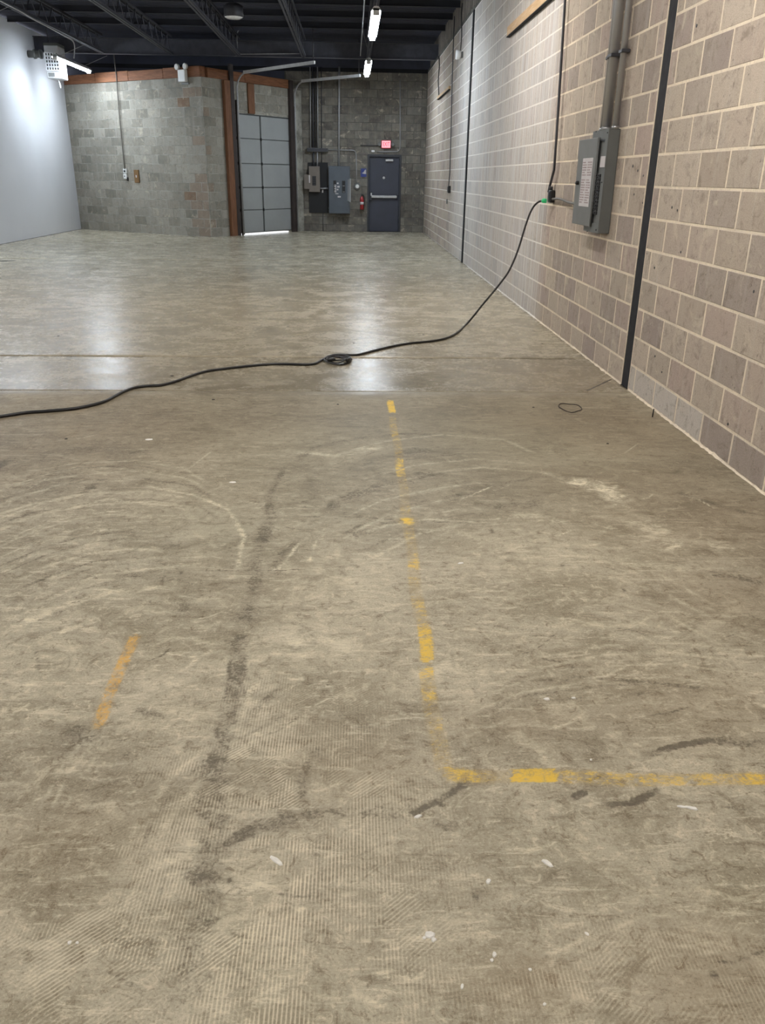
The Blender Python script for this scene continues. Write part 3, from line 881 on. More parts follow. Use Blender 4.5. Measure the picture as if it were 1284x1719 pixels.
# angled dock room, two faces
LF = (JC - JA).length
HJ = 3.58
nrow = 17
jrows = [(k, .004 + k * .2105 if k else .004, .004 + (k + 1) * .2105) for k in range(nrow)]
wall_angled_left = frame_obj(struct(MB().box(-LF - .1, -.001, 0, .19, 0, HJ).build('wall_angled_left', 'mortar_grey')), JF)


def jspec(k, u, z):
    if u > -.45: return 'block_pink' if z < 1.5 or (k % 5 == 0) else None
    if u > -.95 and k in (4, 14): return 'block_red'
    return None


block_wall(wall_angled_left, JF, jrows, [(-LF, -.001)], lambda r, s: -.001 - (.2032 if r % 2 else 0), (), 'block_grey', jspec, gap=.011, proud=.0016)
# face with the overhead door
dL, _ = JD.at(399.5, 300); dR, _ = JD.at(490, 300)
_, dT = JD.at(388, 190)
LD = (JB - JC).length
pL0, _ = JD.at(380.5, 300); pL1, _ = JD.at(396, 300)
mb = MB().box(0, pL1, 0, .19, 0, HJ).box(pL1, LD + .2, 0, .19, dT + .02, HJ).box(dR + .02, LD + .45, .02, .19, 0, HJ)
wall_angled_right = frame_obj(struct(mb.build('wall_angled_right', 'mortar_grey')), JD)
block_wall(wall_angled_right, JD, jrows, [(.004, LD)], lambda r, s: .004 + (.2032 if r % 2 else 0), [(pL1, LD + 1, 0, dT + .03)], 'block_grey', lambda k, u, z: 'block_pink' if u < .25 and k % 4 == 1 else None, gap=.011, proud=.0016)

so = MB().add([(JA.x - .2, JA.y + .42, 3.45), (JC.x, JC.y + .32, 3.45), (JB.x - .14, JB.y + .1, 3.45), (JB.x - .14, 24.8, 3.45), (JA.x - .2, 24.8, 3.45)] + [(JA.x - .2, JA.y + .42, 3.5), (JC.x, JC.y + .32, 3.5), (JB.x - .14, JB.y + .1, 3.5), (JB.x - .14, 24.8, 3.5), (JA.x - .2, 24.8, 3.5)],
              [(0, 1, 2, 3, 4), (9, 8, 7, 6, 5)] + [(i, (i + 1) % 5, (i + 1) % 5 + 5, i + 5) for i in range(5)]).build('dock_sky_block', 'deck')
struct(so)  # unseen soffit added to keep sky light out above the dock room
# white wall, back wall
wall_left = frame_obj(struct(MB().box(-6.2, 24.3, 0, .12, 0.012, 4.56).build('wall_left', 'white_wall')), LW)
wall_back = struct(MB().box(XL - .2, XW + .2, -6.35, -6.15, 0, 4.7).build('wall_back', 'white_wall'))

# ceiling deck: flutes across the room
ys = []; prof = []
y = -6.2
while y < 24.9:
    prof += [(y, 4.66), (y + .075, 4.66), (y + .095, 4.62), (y + .135, 4.62)]; y += .152
vs = [(x, a, z) for x in (XL - .2, XW + .25) for a, z in prof] + [(x, a, z + .05) for x in (XL - .2, XW + .25) for a, z in prof]
n = len(prof)
fs = [(i, i + 1, n + i + 1, n + i) for i in range(n - 1)] + [(2 * n + i, 3 * n + i, 3 * n + i + 1, 2 * n + i + 1) for i in range(n - 1)]
fs += [(0, n, 3 * n, 2 * n), (n - 1, 3 * n - 1, 4 * n - 1, 2 * n - 1)]
ceiling = struct(MB().add(vs, fs).build('ceiling', 'deck'))

# ------------------------------------------------------------------ ROOF STEEL
jx = [-5.93, -4.30, -2.70, -1.14, .42]
jn = ['bar joist of the dark roof nearest the white wall', 'second bar joist of the dark roof from the white wall', 'middle bar joist of the dark roof above the dock room corner',
      'bar joist of the dark roof ending above the garage door track', 'bar joist of the dark roof above the right row of tube lights']
for x, lb in zip(jx, jn):
    t = thing('bar_joist', lb, 'joist', (x, 8.0, 4.1), 0, 'bar joists under the roof deck')
    L0, L1 = -14.0, 14.24
    MB().box(-.055, -.012, L0, L1, 0, .006).box(-.055, -.048, L0, L1, 0, .045).box(.012, .055, L0, L1, 0, .006).box(.048, .055, L0, L1, 0, .045).build('bottom_chord', 'joist', t)
    MB().box(-.06, -.012, L0, L1, .39, .397).box(-.06, -.052, L0, L1, .35, .397).box(.012, .06, L0, L1, .39, .397).box(.052, .06, L0, L1, .35, .397).build('top_chord', 'joist', t)
    pts = []; q = L0
    while q < L1 - .3:
        pts += [(0, q, .02), (0, q + .3, .38)]; q += .6
    pts.append((0, q, .02))
    MB().tube(pts, .010, 5).build('web_rod', 'joist', t)
for i, (yy, lb) in enumerate(((22.2, None),)):
    t = thing('steel_girder', 'steel girder across the room where the roof joists end', 'girder', (0, 22.42, 4.1))
    MB().box(XL, XW + .06, -.075, .075, 0, .012).build('bottom_flange', 'girder', t)  # lighter than the web to paint in the lamps shining from below
    MB().box(XL, XW + .06, -.075, .075, .33, .342).build('top_flange', 'joist', t)
    MB().box(XL, XW + .06, -.005, .005, .012, .33).build('web', 'joist', t)
purl = [(15.4, 'purlin across the roof nearest the camera in view'), (16.8, 'purlin across the roof just above the round ceiling fixture'), (18.15, 'purlin across the roof just beyond the round ceiling fixture'),
        (19.45, 'purlin across the roof, second before the girder'), (20.85, 'purlin across the roof last before the girder')]
for yy, lb in purl:
    t = thing('purlin', lb, 'purlin', (0, yy, 4.50), 0, 'cross purlins under the roof deck')
    MB().box(XL + .01, XW + .08, -.035, .035, 0, .006).box(XL + .01, XW + .08, -.004, .004, .006, .115).build('flange_and_web', 'purlin', t)

# steel columns in the wall slots
def steel_column(y0, y1, lb, out=0.0):
    t = thing('steel_column', lb, 'column', (XW - out, (y0 + y1) / 2, 0), 0, 'black steel wall columns')
    h = (y1 - y0) / 2 - .004
    MB().box(.004, .014, -h, h, .004, ZT - .005).build('front_flange', 'black_steel', t)
    MB().box(.014, .145, -.004, .004, .004, ZT - .005).build('web', 'black_steel', t)
    MB().box(.145, .155, -h, h, .004, ZT - .005).build('rear_flange', 'black_steel', t)
    MB().box(.0, .155, -h, h, .0, .004).build('base_plate', 'black_steel', t)


steel_column(*SL1, 'wide black steel column set into the block wall in the foreground')
steel_column(*SL2, 'slim looking black steel column far along the right block wall', .022)

# ------------------------------------------------------------------ LED TUBE LIGHTS
lamps = [(.39, 14.45, 'glowing tube light hanging on the right side, nearer one'), (.39, 20.30, 'glowing tube light hanging on the right side above the exit door'),
         (-6.53, 14.45, 'glowing tube light cut off by the left edge of the picture'), (-6.53, 20.60, 'glowing tube light in front of the unit heater'),
         (.39, 8.6, 'tube light of the right row above the panel board'), (.39, 2.75, 'tube light of the right row above the camera'), (.39, -3.1, 'tube light of the right row behind the camera'),
         (-6.53, 8.6, 'tube light of the left row across from the panel board'), (-6.53, 2.75, 'tube light of the left row beside the camera'), (-6.53, -3.1, 'tube light of the left row behind the camera')]
for x, y, lb in lamps:
    t = thing('tube_light', lb, 'light', (x, y, 3.80), 0, 'hanging tube lights')
    MB().prism([(-.045, -.022), (.045, -.022), (.058, .0), (.058, .02), (-.058, .02), (-.058, .0)], .02, 2.50).build('tube', 'tube' if y > 12 else 'tube_warm', t)
    MB().prism([(-.075, .005), (-.06, .021), (.06, .021), (.075, .005), (.08, .02), (.035, .075), (-.035, .075), (-.08, .02)], 0, 2.52).build('housing', 'white_enamel', t)
    for e in (0, 2.50): MB().box(-.05, .05, e, e + .02, -.05, .05, .004).build('end_cap', 'white_plastic', t)
    for e in (.3, 2.1):
        MB().tube([(0, e, .06), (.03 if x > 0 else .60, e, .297)], .005, 5).build('hanger_wire', 'conduit', t)
# conduit feeding the right row
t = thing('ceiling_conduit', 'thin conduit along the roof beside the right row of tube lights', 'conduit', (.22, 0, 4.07))
MB().tube([(0, 10, 0), (0, 21.6, 0)], .011, 6).build('pipe', 'conduit', t)
MB().tube(smooth_path([(0, 17.6, 0), (.03, 18.3, -.03), (.12, 19.4, -.12), (.15, 20.3, -.2)], 5), .008, 6).build('drop_cable', 'dark_conduit', t)

# round high-bay fixture, switched off
c = gy(392, 22, 17.3)
t = thing('high_bay_light', 'round unlit drum light under the dark ceiling', 'light', (c.x, c.y, 0))
zc = gy(392, 29, 17.3).z
MB().lathe([(.165, .0), (.178, .01), (.178, .17), (.12, .21), (.05, .23)], (0, 0, zc)).build('drum', 'dark_conduit', t)
MB().lathe([(.02, -.03), (.12, -.025), (.165, .0), (.165, .004)], (0, 0, zc)).build('lens', 'lens', t)
MB().tube([(0, 0, zc + .23), (0, 0, 4.615)], .012, 6).build('stem', 'dark_conduit', t)

# conduit loop hanging by the girder
t = thing('bent_conduit', 'bent thin conduit hooked up from the girder under the dark ceiling', 'conduit', (0, 22.3, 0))
pp = [gy(u, v, 22.3) for u, v in ((509, 90), (450, 90.5), (400, 91), (398.5, 88), (398, 70), (398, 56), (400, 51), (407, 48.3), (420, 47.8), (430, 47))]
MB().tube([(q.x, 0, q.z) for q in pp], .012, 6).build('pipe', 'conduit', t)
MB().box(pp[0].x - .03, pp[0].x + .03, -.03, .03, pp[0].z - .1, pp[0].z + .04, .005).build('hanger', 'dark_conduit', t)

# ------------------------------------------------------------------ UNIT HEATER
HY = 21.75
c = gy(88, 104, HY)
t = thing('unit_heater', 'white hanging unit heater with louvred front by the white wall', 'heater', (c.x, HY, c.z))
a = gy(72, 76, HY); b_ = gy(102.5, 132, HY)
hw = (b_.x - a.x) / 2; hh = (a.z - b_.z) / 2
MB().box(-hw, hw, .0, .50, -hh, hh, .012).build('casing', 'white_enamel', t)
MB().box(-hw * .92, hw * .92, -.012, .004, -hh * .52, hh * .56).build('louvre_recess', 'plastic_black', t)
for i in range(6):
    zz = -hh * .52 + i * hh * 1.08 / 5
    MB().box(-hw * .92, hw * .92, -.04, .0, zz - .012, zz + .012).build('louvre', 'white_enamel', t)
for i in range(6):
    xx = -hw * .92 + i * hw * 1.84 / 5
    MB().box(xx - .012, xx + .012, -.03, .0, -hh * .52, hh * .56).build('divider', 'white_enamel', t)
MB().box(-hw * .8, hw * .1, -.006, .002, -hh * .9, -hh * .66).build('grille', 'panel_lite', t)
MB().box(-hw, hw, -.004, .5, hh, hh + .05).build('top_rail', 'panel', t)
for xx in (-hw * .8, hw * .8): MB().tube([(xx, .26, hh + .05), (xx, .26, 4.62 - c.z)], .008, 6).build('hanger_rod', 'dark_conduit', t)
MB().tube(smooth_path([(hw * .3, .1, -hh), (hw * .5, .06, -hh - .08), (hw * .75, .0, -hh - .2)], 4), .012, 6).build('drain_hose', 'white_plastic', t)
a = gy(64, 91, 21.9)
t = thing('vent_pipe', 'short dark ribbed vent pipe between heater and white wall', 'vent', (a.x, 21.9, a.z))
MB().tube([(XL - a.x + .002, 0, 0), (.10, 0, 0)], .075, 14).build('pipe', 'panel', t)
for xx in (-.10, .04): MB().lathe([(.10, 0), (.10, .05)], (0, 0, 0), 14).build('flange', 'panel', t).matrix_local = Matrix.Translation((xx, 0, 0)) @ Matrix.Rotation(math.pi / 2, 4, 'Y')
t = thing('ceiling_conduit', 'conduit along the roof bending down beside the unit heater', 'conduit', (0, 0, 0))
pp = [gz(6, 4, 4.04), gz(60, 34, 4.04), gz(108, 60, 4.04)]
e = pp[-1]; q = gy(124, 72, e.y + .4); q2 = gy(124, 98, e.y + .4)
MB().tube(smooth_path([pp[0] + Vector((0, -6, 0)), pp[0], pp[1], pp[2], q, q2], 6), .013, 6).build('pipe', 'conduit', t)

# ------------------------------------------------------------------ DOCK ROOM: timber, door, rails
pl = thing('timber_plate', 'red-brown timber plate on top of the angled block wall facing the camera', 'timber', JF.w(0, 0, HJ), JF.rz)
for i in range(4):
    a = -LF + .06 + i * (LF - .06) / 4; b_ = -LF + .06 + (i + 1) * (LF - .06) / 4 - .006
    MB().box(a, b_, -.03, .17, .002, .215 + .012 * (i % 2), .006).build('beam', 'wood', pl)
pl = thing('timber_plate', 'red-brown timber plate above the roll-up garage door', 'timber', JD.w(0, 0, HJ), JD.rz)
MB().box(.19, LD * .45, -.035, .16, .002, .21, .006).build('beam', 'wood', pl)
MB().box(LD * .45 + .005, LD - .05, -.035, .16, .002, .205, .006).build('beam', 'wood', pl)
t = thing('timber_post', 'red-brown timber post beside the garage door left edge', 'timber', JD.w(pL0, 0, 0), JD.rz)
MB().box(0, (pL1 - pL0) * .60, -.10, -.006, 0, HJ - .01, .006).build('post', 'wood_v', t)
MB().box((pL1 - pL0) * .62, (pL1 - pL0) * 1.0, -.095, -.042, 0, HJ + .35, .004).build('steel_channel', 'rust_steel', t)
u0, _ = JD.at(414, 150); u1, _ = JD.at(424.5, 150)
t = thing('timber_post', 'short timber post above the garage door centre', 'timber', JD.w(u0, 0, dT + .03), JD.rz)
MB().box(0, u1 - u0, -.05, -.006, 0, HJ - dT - .035, .006).build('post', 'wood_v', t)

dr = struct(thing('door_2', 'grey sectional roll-up door with ten panels, daylight under it', 'garage door', JD.w(0, 0, 0), JD.rz))
G0 = .042
MB().box(dL, dR, .03, .055, G0, dT).build('door_backing', 'sect_gap', dr)
uc, _ = JD.at(441, 300)
rowz = [G0 + .01]
for v in (353.5, 315, 274, 231.5): rowz.append(JD.at(396, v)[1])
rowz.append(dT)
for i in range(5):
    za, zb = rowz[i] + .008, rowz[i + 1] - .008
    for a, b_ in ((dL + .02, uc - .025), (uc + .025, dR - .02)):
        MB().box(a, b_, .012, .03, za, zb, .006).build('panel', 'sect_panel', dr)
    if i:
        for a in (dL + .03, uc):
            MB().box(a - .03, a + .03, .0, .014, rowz[i] - .035, rowz[i] + .035, .004).build('hinge', 'plastic_black', dr)
MB().box(dL, dR, .005, .03, dT - .0, dT + .025).build('top_seal', 'sect_gap', dr)
# tracks: vertical, bend, horizontal run into the room
def track(u, lb, run, z1=3.47, tilt=.09, dv=.11):
    t = thing('door_track', lb, 'track', JD.w(u, 0, 0), JD.rz, 'roll-up door tracks')
    p = [(0, -dv, 0.02), (0, -dv, z1 - .2)]
    for k in range(9):
        an = math.pi / 2 * k / 8
        p.append((0, -dv - .36 * (1 - math.cos(an)), z1 - .08 + .36 * math.sin(an)))
    MB().tube(p, .022, 6).build('vertical_rail', 'conduit', t)
    z2 = z1 - .08 + .36
    rb = MB().box(-.025, .025, -dv - .3 - run, -dv - .25, z2 - .03, z2 + .035)
    rb.v = [(x, y, z + tilt * (-dv - .25 - y) / run) for x, y, z in rb.v]; rb.build('horizontal_rail', 'steel', t)
    MB().tube([(0, -dv - .26 - run, z2 + .03 + tilt), (0, -dv - .26 - run, 4.6)], .012, 6).build('hanger', 'dark_conduit', t)
    MB().box(.02, .05, -.05, -.004, .0, z1 - .3).build('jamb_angle', 'rust_steel', t)
    return t


track(JD.at(400, 300)[0], 'left track of the roll-up garage door with bright horizontal rail', 2.15)
track(JD.at(493, 300)[0], 'right track of the roll-up garage door next to the electrical boards', 1.85, 3.47, .04)
t = thing('door_jamb', 'dark steel jamb at the right side of the garage door', 'jamb', JD.w(LD - .13, 0, 0), JD.rz)
MB().box(0, .14, -.09, .0, 0, HJ + .2, .005).build('post', 'rust_steel', t)
# outdoor apron seen under the door, lit by the sky
c = JD.w(LD * .5, -2.2, 0)
ap = struct(thing('ground', 'outdoor concrete apron beyond the garage door', 'ground', (c.x, c.y, 0), JD.rz))
MB().box(-3, 1.3, -1.9, 3.5, -.12, -.05).build('apron', 'ground', ap)

# small things on the angled wall
u, z = JF.at(311, 128)
t = on_wall(JF, 'emergency_light', 'white emergency light with two heads at the top of the angled wall corner', 'light', u, z)
MB().box(-.115, .115, -.14, -.036, -.13, .13, .012).build('case', 'white_plastic', t)
MB().box(-.115, .115, -.03, -.004, -.18, -.13).build('bracket', 'panel_lite', t)
for sx in (-1, 1):
    MB().lathe([(.02, -.03), (.06, .0), (.068, .05), (.055, .062)], (sx * .13, -.09, .19), 16, 'y').build('lamp_head', 'white_plastic', t)
    MB().tube([(sx * .08, -.08, .12), (sx * .13, -.08, .17)], .012, 6).build('arm', 'panel', t)
u, z = JF.at(212, 292)
t = on_wall(JF, 'outlet_box', 'white outlet box with dark plugs at the end of the conduit on the angled wall', 'outlet', u, z)
MB().box(-.06, .06, -.05, -.004, .01, .13, .008).build('upper_box', 'white_plastic', t)
MB().box(-.07, .05, -.05, -.004, -.12, .0, .008).build('lower_box', 'white_plastic', t)
MB().box(-.02, .03, -.07, -.05, .04, .09, .006).build('plug', 'plastic_black', t)
MB().box(-.03, .0, -.056, -.05, -.07, -.04).build('socket', 'plastic_black', t)
MB().box(.03, .075, -.04, -.004, -.17, -.08, .006).build('adapter', 'plastic_black', t)
pts = [JF.at(x, y_) for x, y_ in ((198, 132), (199, 150), (204, 210), (210, 270), (211.5, 284))]
t = on_wall(JF, 'wall_conduit', 'thin grey conduit running down the angled wall to the outlet box', 'conduit', 0, 0)
MB().tube([(pts[0][0], -.055, 4.3)] + [(p[0] , -.045, p[1]) for p in pts], .014, 6).build('pipe', 'cord_grey', t)
u, z = JF.at(230.5, 296)
t = on_wall(JF, 'wall_board', 'small brown wooden board on the angled block wall', 'board', u, z)
MB().box(-.085, .085, -.035, -.004, -.155, .155, .006).build('board', 'brown_board', t)
MB().box(-.02, .02, -.042, -.035, -.03, .03, .003).build('switch_plate', 'paper', t)

# small bracket at the edge of the white wall
p = gx(133, 312, XL + .03)
t = thing('wall_bracket', 'tiny white bracket near the far edge of the white wall', 'bracket', (XL, p.y, p.z))
MB().box(0, .05, -.05, .05, -.06, .06, .008).build('plate', 'white_plastic', t)

# ------------------------------------------------------------------ FAR WALL
dm = (du0 + du1) / 2
dr = struct(thing('door_1', 'slate blue steel exit door with panic bar in the far wall', 'door', FW.w(dm, 0, 0), 0))
hw = (du1 - du0) / 2
fw = .05
MB().box(-hw, -hw + fw, -.03, .12, 0, dz).box(hw - fw, hw, -.03, .12, 0, dz).box(-hw + fw, hw - fw, -.03, .12, dz - .06, dz).build('door_frame', 'frame_paint', dr)
MB().box(-hw + fw + .004, hw - fw - .004, .035, .08, .012, dz - .064, .004).build('leaf', 'door_paint', dr)
u0, z0 = FW.at(623, 330); u1, _ = FW.at(666, 330)
bar = MB().box(u0 - dm, u1 - dm, -.06, -.02, z0 - .035, z0 + .035, .012).build('panic_bar', 'steel', dr)
MB().box(u0 - dm - .05, u0 - dm + .02, -.05, .035, z0 - .10, z0 + .13, .01).build('latch_case', 'frame_paint', bar)
MB().box(u0 - dm - .02, u0 - dm + .02, -.06, -.045, z0 + .02, z0 + .10, .006).build('latch_cover', 'steel', bar)
MB().box(u1 - dm - .05, u1 - dm + .01, -.05, .035, z0 - .05, z0 + .05, .01).build('end_bracket', 'frame_paint', bar)
u0, z0 = FW.at(647, 269); u1, _ = FW.at(660, 269)
cl = MB().box(u0 - dm, u1 - dm, -.04, .035, z0 - .03, z0 + .03, .01).build('door_closer', 'steel', dr)
MB().tube([(u0 - dm + .05, -.03, z0 + .03), (u0 - dm - .12, -.06, z0 + .07), (u0 - dm - .02, -.0, z0 + .09)], .010, 6).build('closer_arm', 'dark_conduit', cl)
u0, z0 = FW.at(644.3, 298.6)
MB().lathe([(.035, 0), (.035, .008), (.02, .014)], (u0 - dm, .035, z0), 16, 'y').build('round_badge', 'steel', dr)
MB().box(-hw + fw, hw - fw, -.02, .08, .0, .011).build('threshold', 'black_steel', dr)
for zz in (.3, 1.0, 1.75): MB().tube([(hw - fw - .002, .025, zz - .05), (hw - fw - .002, .025, zz + .05)], .010, 8).build('hinge', 'frame_paint', dr)
MB().box(-hw - .3, hw + .3, .22, .26, -.05, dz + .2).build('outer_leaf', 'black_steel', dr)

u, z = FW.at(648, 242.5)
t = on_wall(FW, 'exit_sign', 'red lit exit sign with side lamps above the door', 'sign', u, z)
MB().box(-.135, .135, -.06, -.004, -.105, .105, .01).build('case', 'exit_case', t)
MB().box(-.12, .12, -.066, -.058, -.085, .09).build('face', 'exit_face', t)
text_part('EXIT', .15, .002, 'exit_red', t, (0, -.069, .0), sx=.62)
for sx in (-1, 1): MB().lathe([(.02, .0), (.045, .03), (.05, .09), (.04, .10)], (sx * .185, 0, 0), 14, 'y').build('lamp_head', 'panel_lite', t)
for sx in (-1, 1): MB().tube([(sx * .13, -.03, 0), (sx * .18, -.03, 0)], .012, 6).build('arm', 'panel', t)
u, z = FW.at(626, 254)
t = on_wall(FW, 'wall_sensor', 'small white sensor box above the exit door', 'sensor', u, z)
MB().box(-.045, .045, -.05, -.004, -.025, .03, .01).build('body', 'white_plastic', t)
MB().box(-.03, .03, -.054, -.05, -.012, .012).build('window', 'lens', t)


def pipe_run(name, lb, pix, fr, d, r, mat, cat='conduit', extra=()):
    t = on_wall(fr, name, lb, cat, 0, 0)
    pts = [(fr.at(a, b, d)[0], -d, fr.at(a, b, d)[1]) for a, b in pix] 
    MB().tube(list(extra) + pts, r, 8).build('pipe', mat, t)
    for k in range(1, len(pts) - 1, 2):
        pass
    return t, pts


t, q = pipe_run('wall_conduit', 'tall pale conduit rising from the large grey panel on the far wall', [(569.5, 112), (569.2, 150), (568.9, 200), (568.7, 279)], FW, .05, .026, 'conduit')
MB().box(q[1][0] - .06, q[1][0] + .06, -.03, -.004, 3.2, 3.24, .004).build('strap', 'dark_conduit', t)
t, q = pipe_run('wall_conduit', 'thin conduit looping over the exit door to the ceiling', [(632, 255), (650, 254.8), (666, 254.6), (669.5, 253), (671.4, 249), (671.7, 240), (671.7, 200), (671.6, 135)], FW, .025, .012, 'conduit')
t, q = pipe_run('wall_conduit', 'thin conduit from the wireway bending down to the round alarm', [(551, 251.6), (590, 252.2), (594.5, 253), (597, 256), (597.8, 261), (598.2, 285), (598.7, 307)], FW, .025, .014, 'conduit')
t, q = pipe_run('wall_conduit', 'short conduit running left from the exit sign', [(605, 244.3), (636, 244.3)], FW, .02, .010, 'dark_conduit')
for k, (x, yb, r, m_, lb) in enumerate(((521.3, 250, .016, 'conduit', 'leftmost conduit above the wireway on the far wall'), (525.6, 250, .026, 'dark_conduit', 'thick dark conduit above the wireway on the far wall'),
                                       (529.8, 250, .016, 'dark_conduit', 'narrow dark conduit third above the wireway on the far wall'), (533.4, 250, .018, 'conduit', 'bright conduit right above the wireway on the far wall'),
                                       (540, 273, .012, 'dark_conduit', 'thin dark conduit passing behind the wireway to the black board'))):
    pipe_run('wall_conduit', lb, [(x - .8, 112), (x - .4, 170), (x, yb)], FW, .055 if k < 4 else .02, r, m_)
for x, r, m_, lb in ((526.2, .024, 'dark_conduit', 'dark conduit stub between the wireway and the taupe panel'), (532.6, .022, 'conduit', 'bright conduit stub between the wireway and the taupe panel')):
    pipe_run('wall_conduit', lb, [(x, 254), (x, 280)], FW, .055, r, m_)


def rect(fr, x0, y0, x1, y1, d=0.0):
    a = fr.at(x0, y0, d); b = fr.at(x1, y1, d); return a[0], b[0], b[1], a[1]


u0, u1, z0, z1 = rect(FW, 515, 248, 550.7, 255.3, .1)
t = on_wall(FW, 'wireway', 'dark grey horizontal wireway trough below the conduits on the far wall', 'wireway', 0, 0)
MB().box(u0, u1, -.115, -.004, z0, z1, .006).build('trough', 'panel', t)
MB().box(u0 + .01, u1 - .01, -.121, -.114, z0 + .012, z1 - .012, .003).build('cover', 'dark_conduit', t)
u0, u1, z0, z1 = rect(FW, 516.3, 272.6, 551, 357.6, .03)
t = on_wall(FW, 'backboard', 'black plywood backboard behind the taupe panel', 'board', 0, 0)
zm = FW.at(530, 316)[1]
MB().box(u0, u1, -.024, -.004, zm + .004, z1, .003).build('board', 'black_board', t)
MB().box(u0 + .02, u1, -.03, -.004, z0, zm - .004, .003).build('board', 'black_board', t)
a = FW.at(541.5, 321)
MB().box(a[0] - .02, a[0] + .02, -.036, -.03, a[1] - .04, a[1] + .04, .004).build('tag', 'paper', t)
pipe_run('wall_conduit', 'short bright conduit between the taupe panel and the large grey panel', [(537.5, 316.4), (551, 316.4)], FW, .07, .020, 'conduit')
pipe_run('wall_conduit', 'thin dark ground wire below the black backboard', [(542, 357), (542.3, 387)], FW, .012, .008, 'dark_conduit')
u0, u1, z0, z1 = rect(FW, 518, 279, 537.3, 322.5, .13)
t = on_wall(FW, 'breaker_panel', 'taupe breaker panel with open door on the black backboard', 'electrical panel', 0, 0)
MB().box(u0, u1, -.14, -.0305, z0, z1, .006).build('box', 'panel_tan', t)
a = rect(FW, 524, 295.5, 530.5, 311.5, .14)
MB().box(a[0], a[1], -.146, -.139, a[2], a[3]).build('breaker_slot', 'breaker', t)
for k in range(5):
    zz = a[2] + (a[3] - a[2]) * (k + .5) / 5
    MB().box(a[0] + .02, a[1] - .02, -.156, -.145, zz - .012, zz + .012, .003).build('breaker', 'dark_conduit', t)
a = rect(FW, 510, 293.3, 520.5, 317.6, .16)
dd = MB().box(a[0], a[1], -.155, -.142, a[2], a[3], .004).build('panel_door', 'panel_tan', t)
a = rect(FW, 518.3, 294, 520.6, 307, .16)
MB().box(a[0], a[1], -.160, -.155, a[2], a[3]).build('label', 'paper', dd)
u0, u1, z0, z1 = rect(FW, 551.2, 278.6, 587.5, 359, .18)
t = on_wall(FW, 'breaker_panel', 'large blue-grey breaker panel with open white-edged door on the far wall', 'electrical panel', 0, 0)
MB().box(u0, u1, -.19, -.004, z0, z1, .008).build('box', 'panel_blue', t)
MB().box(u0 + .015, u1 - .015, -.197, -.188, z0 + .015, z1 - .015, .003).build('cover', 'panel_blue', t)
for (xa, ya, xb, yb) in ((559.4, 303, 564.3, 324), (574.1, 303.5, 579.6, 324)):
    a = rect(FW, xa, ya, xb, yb, .2)
    MB().box(a[0], a[1], -.204, -.196, a[2], a[3]).build('breaker_slot', 'breaker', t)
    for k in range(6):
        zz = a[2] + (a[3] - a[2]) * (k + .5) / 6
        MB().box(a[0] + .015, a[1] - .015, -.214, -.203, zz - .013, zz + .013, .003).build('breaker', 'breaker' if k % 3 else 'panel_lite', t)
for (xa, ya, xb, yb) in ((561, 310, 564.3, 323.5), (565.3, 306.5, 568.3, 309), (566, 312, 570, 315), (565.5, 317, 568, 319.5), (563, 324.5, 568, 326), (566.8, 329, 572, 331.6), (576, 304.5, 578, 306)):
    a = rect(FW, xa, ya, xb, yb, .205)
    MB().box(a[0], a[1], -.207, -.196, a[2], a[3]).build('label', 'paper', t)
a0 = FW.at(583.4, 302, .2); a1 = FW.at(587.8, 299.8, .42); b0 = FW.at(583.4, 337, .2); b1 = FW.at(587.8, 339.4, .42)
MB().add([(a0[0], -.2, a0[1]), (a1[0], -.42, a1[1]), (b1[0], -.42, b1[1]), (b0[0], -.2, b0[1]), (a0[0] + .012, -.2, a0[1]), (a1[0] + .012, -.42, a1[1]), (b1[0] + .012, -.42, b1[1]), (b0[0] + .012, -.2, b0[1])],
         [(0, 1, 2, 3), (7, 6, 5, 4), (0, 4, 5, 1), (3, 2, 6, 7), (1, 5, 6, 2), (0, 3, 7, 4)]).build('panel_door', 'white_enamel', t)

u, z = FW.at(599.6, 313)
t = on_wall(FW, 'alarm_bell', 'round grey alarm on the far wall above the extinguisher', 'alarm', u, z)
MB().lathe([(.095, .004), (.095, .025), (.085, .04)], (0, 0, 0), 20, 'y').build('base', 'panel_lite', t)
MB().lathe([(.055, .038), (.055, .07), (.04, .085)], (0, 0, .0), 18, 'y').build('dome', 'white_plastic', t)
u, z = FW.at(607.3, 351.5)
t = on_wall(FW, 'fire_extinguisher', 'red fire extinguisher hanging left of the exit door', 'extinguisher', u, z)
MB().lathe([(.045, 0), (.055, .01), (.055, .27), (.045, .31), (.02, .335), (.018, .36)], (0, -.075, 0), 16).build('cylinder', 'red', t)
MB().lathe([(.0555, .13), (.0555, .20)], (0, -.075, 0), 16).build('label', 'paper', t)
MB().box(-.02, .06, -.10, -.05, .355, .385, .006).box(-.03, .05, -.09, -.06, .395, .41, .004).build('valve_handle', 'plastic_black', t)
MB().tube(smooth_path([(.03, -.075, .365), (.075, -.08, .33), (.07, -.09, .2), (.06, -.09, .1)], 5), .010, 6).build('hose', 'plastic_black', t)
MB().box(-.02, .02, -.022, -.004, .15, .36).build('bracket', 'panel', t)
u0, u1, z0, z1 = rect(FW, 605.5, 282.8, 615, 297)
t = on_wall(FW, 'wall_sign', 'small blue sign with a white emblem beside the exit door', 'sign', (u0 + u1) / 2, (z0 + z1) / 2)
hw_, hh_ = (u1 - u0) / 2, (z1 - z0) / 2
MB().box(-hw_, hw_, -.010, -.004, -hh_, hh_).build('plate', 'blue', t)
MB().prism([(hw_ * .55, hh_ * .75), (hw_ * .85, hh_ * .7), (hw_ * .85, -hh_ * .3), (hw_ * .2, -hh_ * .3), (-hw_ * .7, -hh_ * .1), (-hw_ * .1, hh_ * .05)], -.0125, -.0095).build('emblem', 'paper', t)

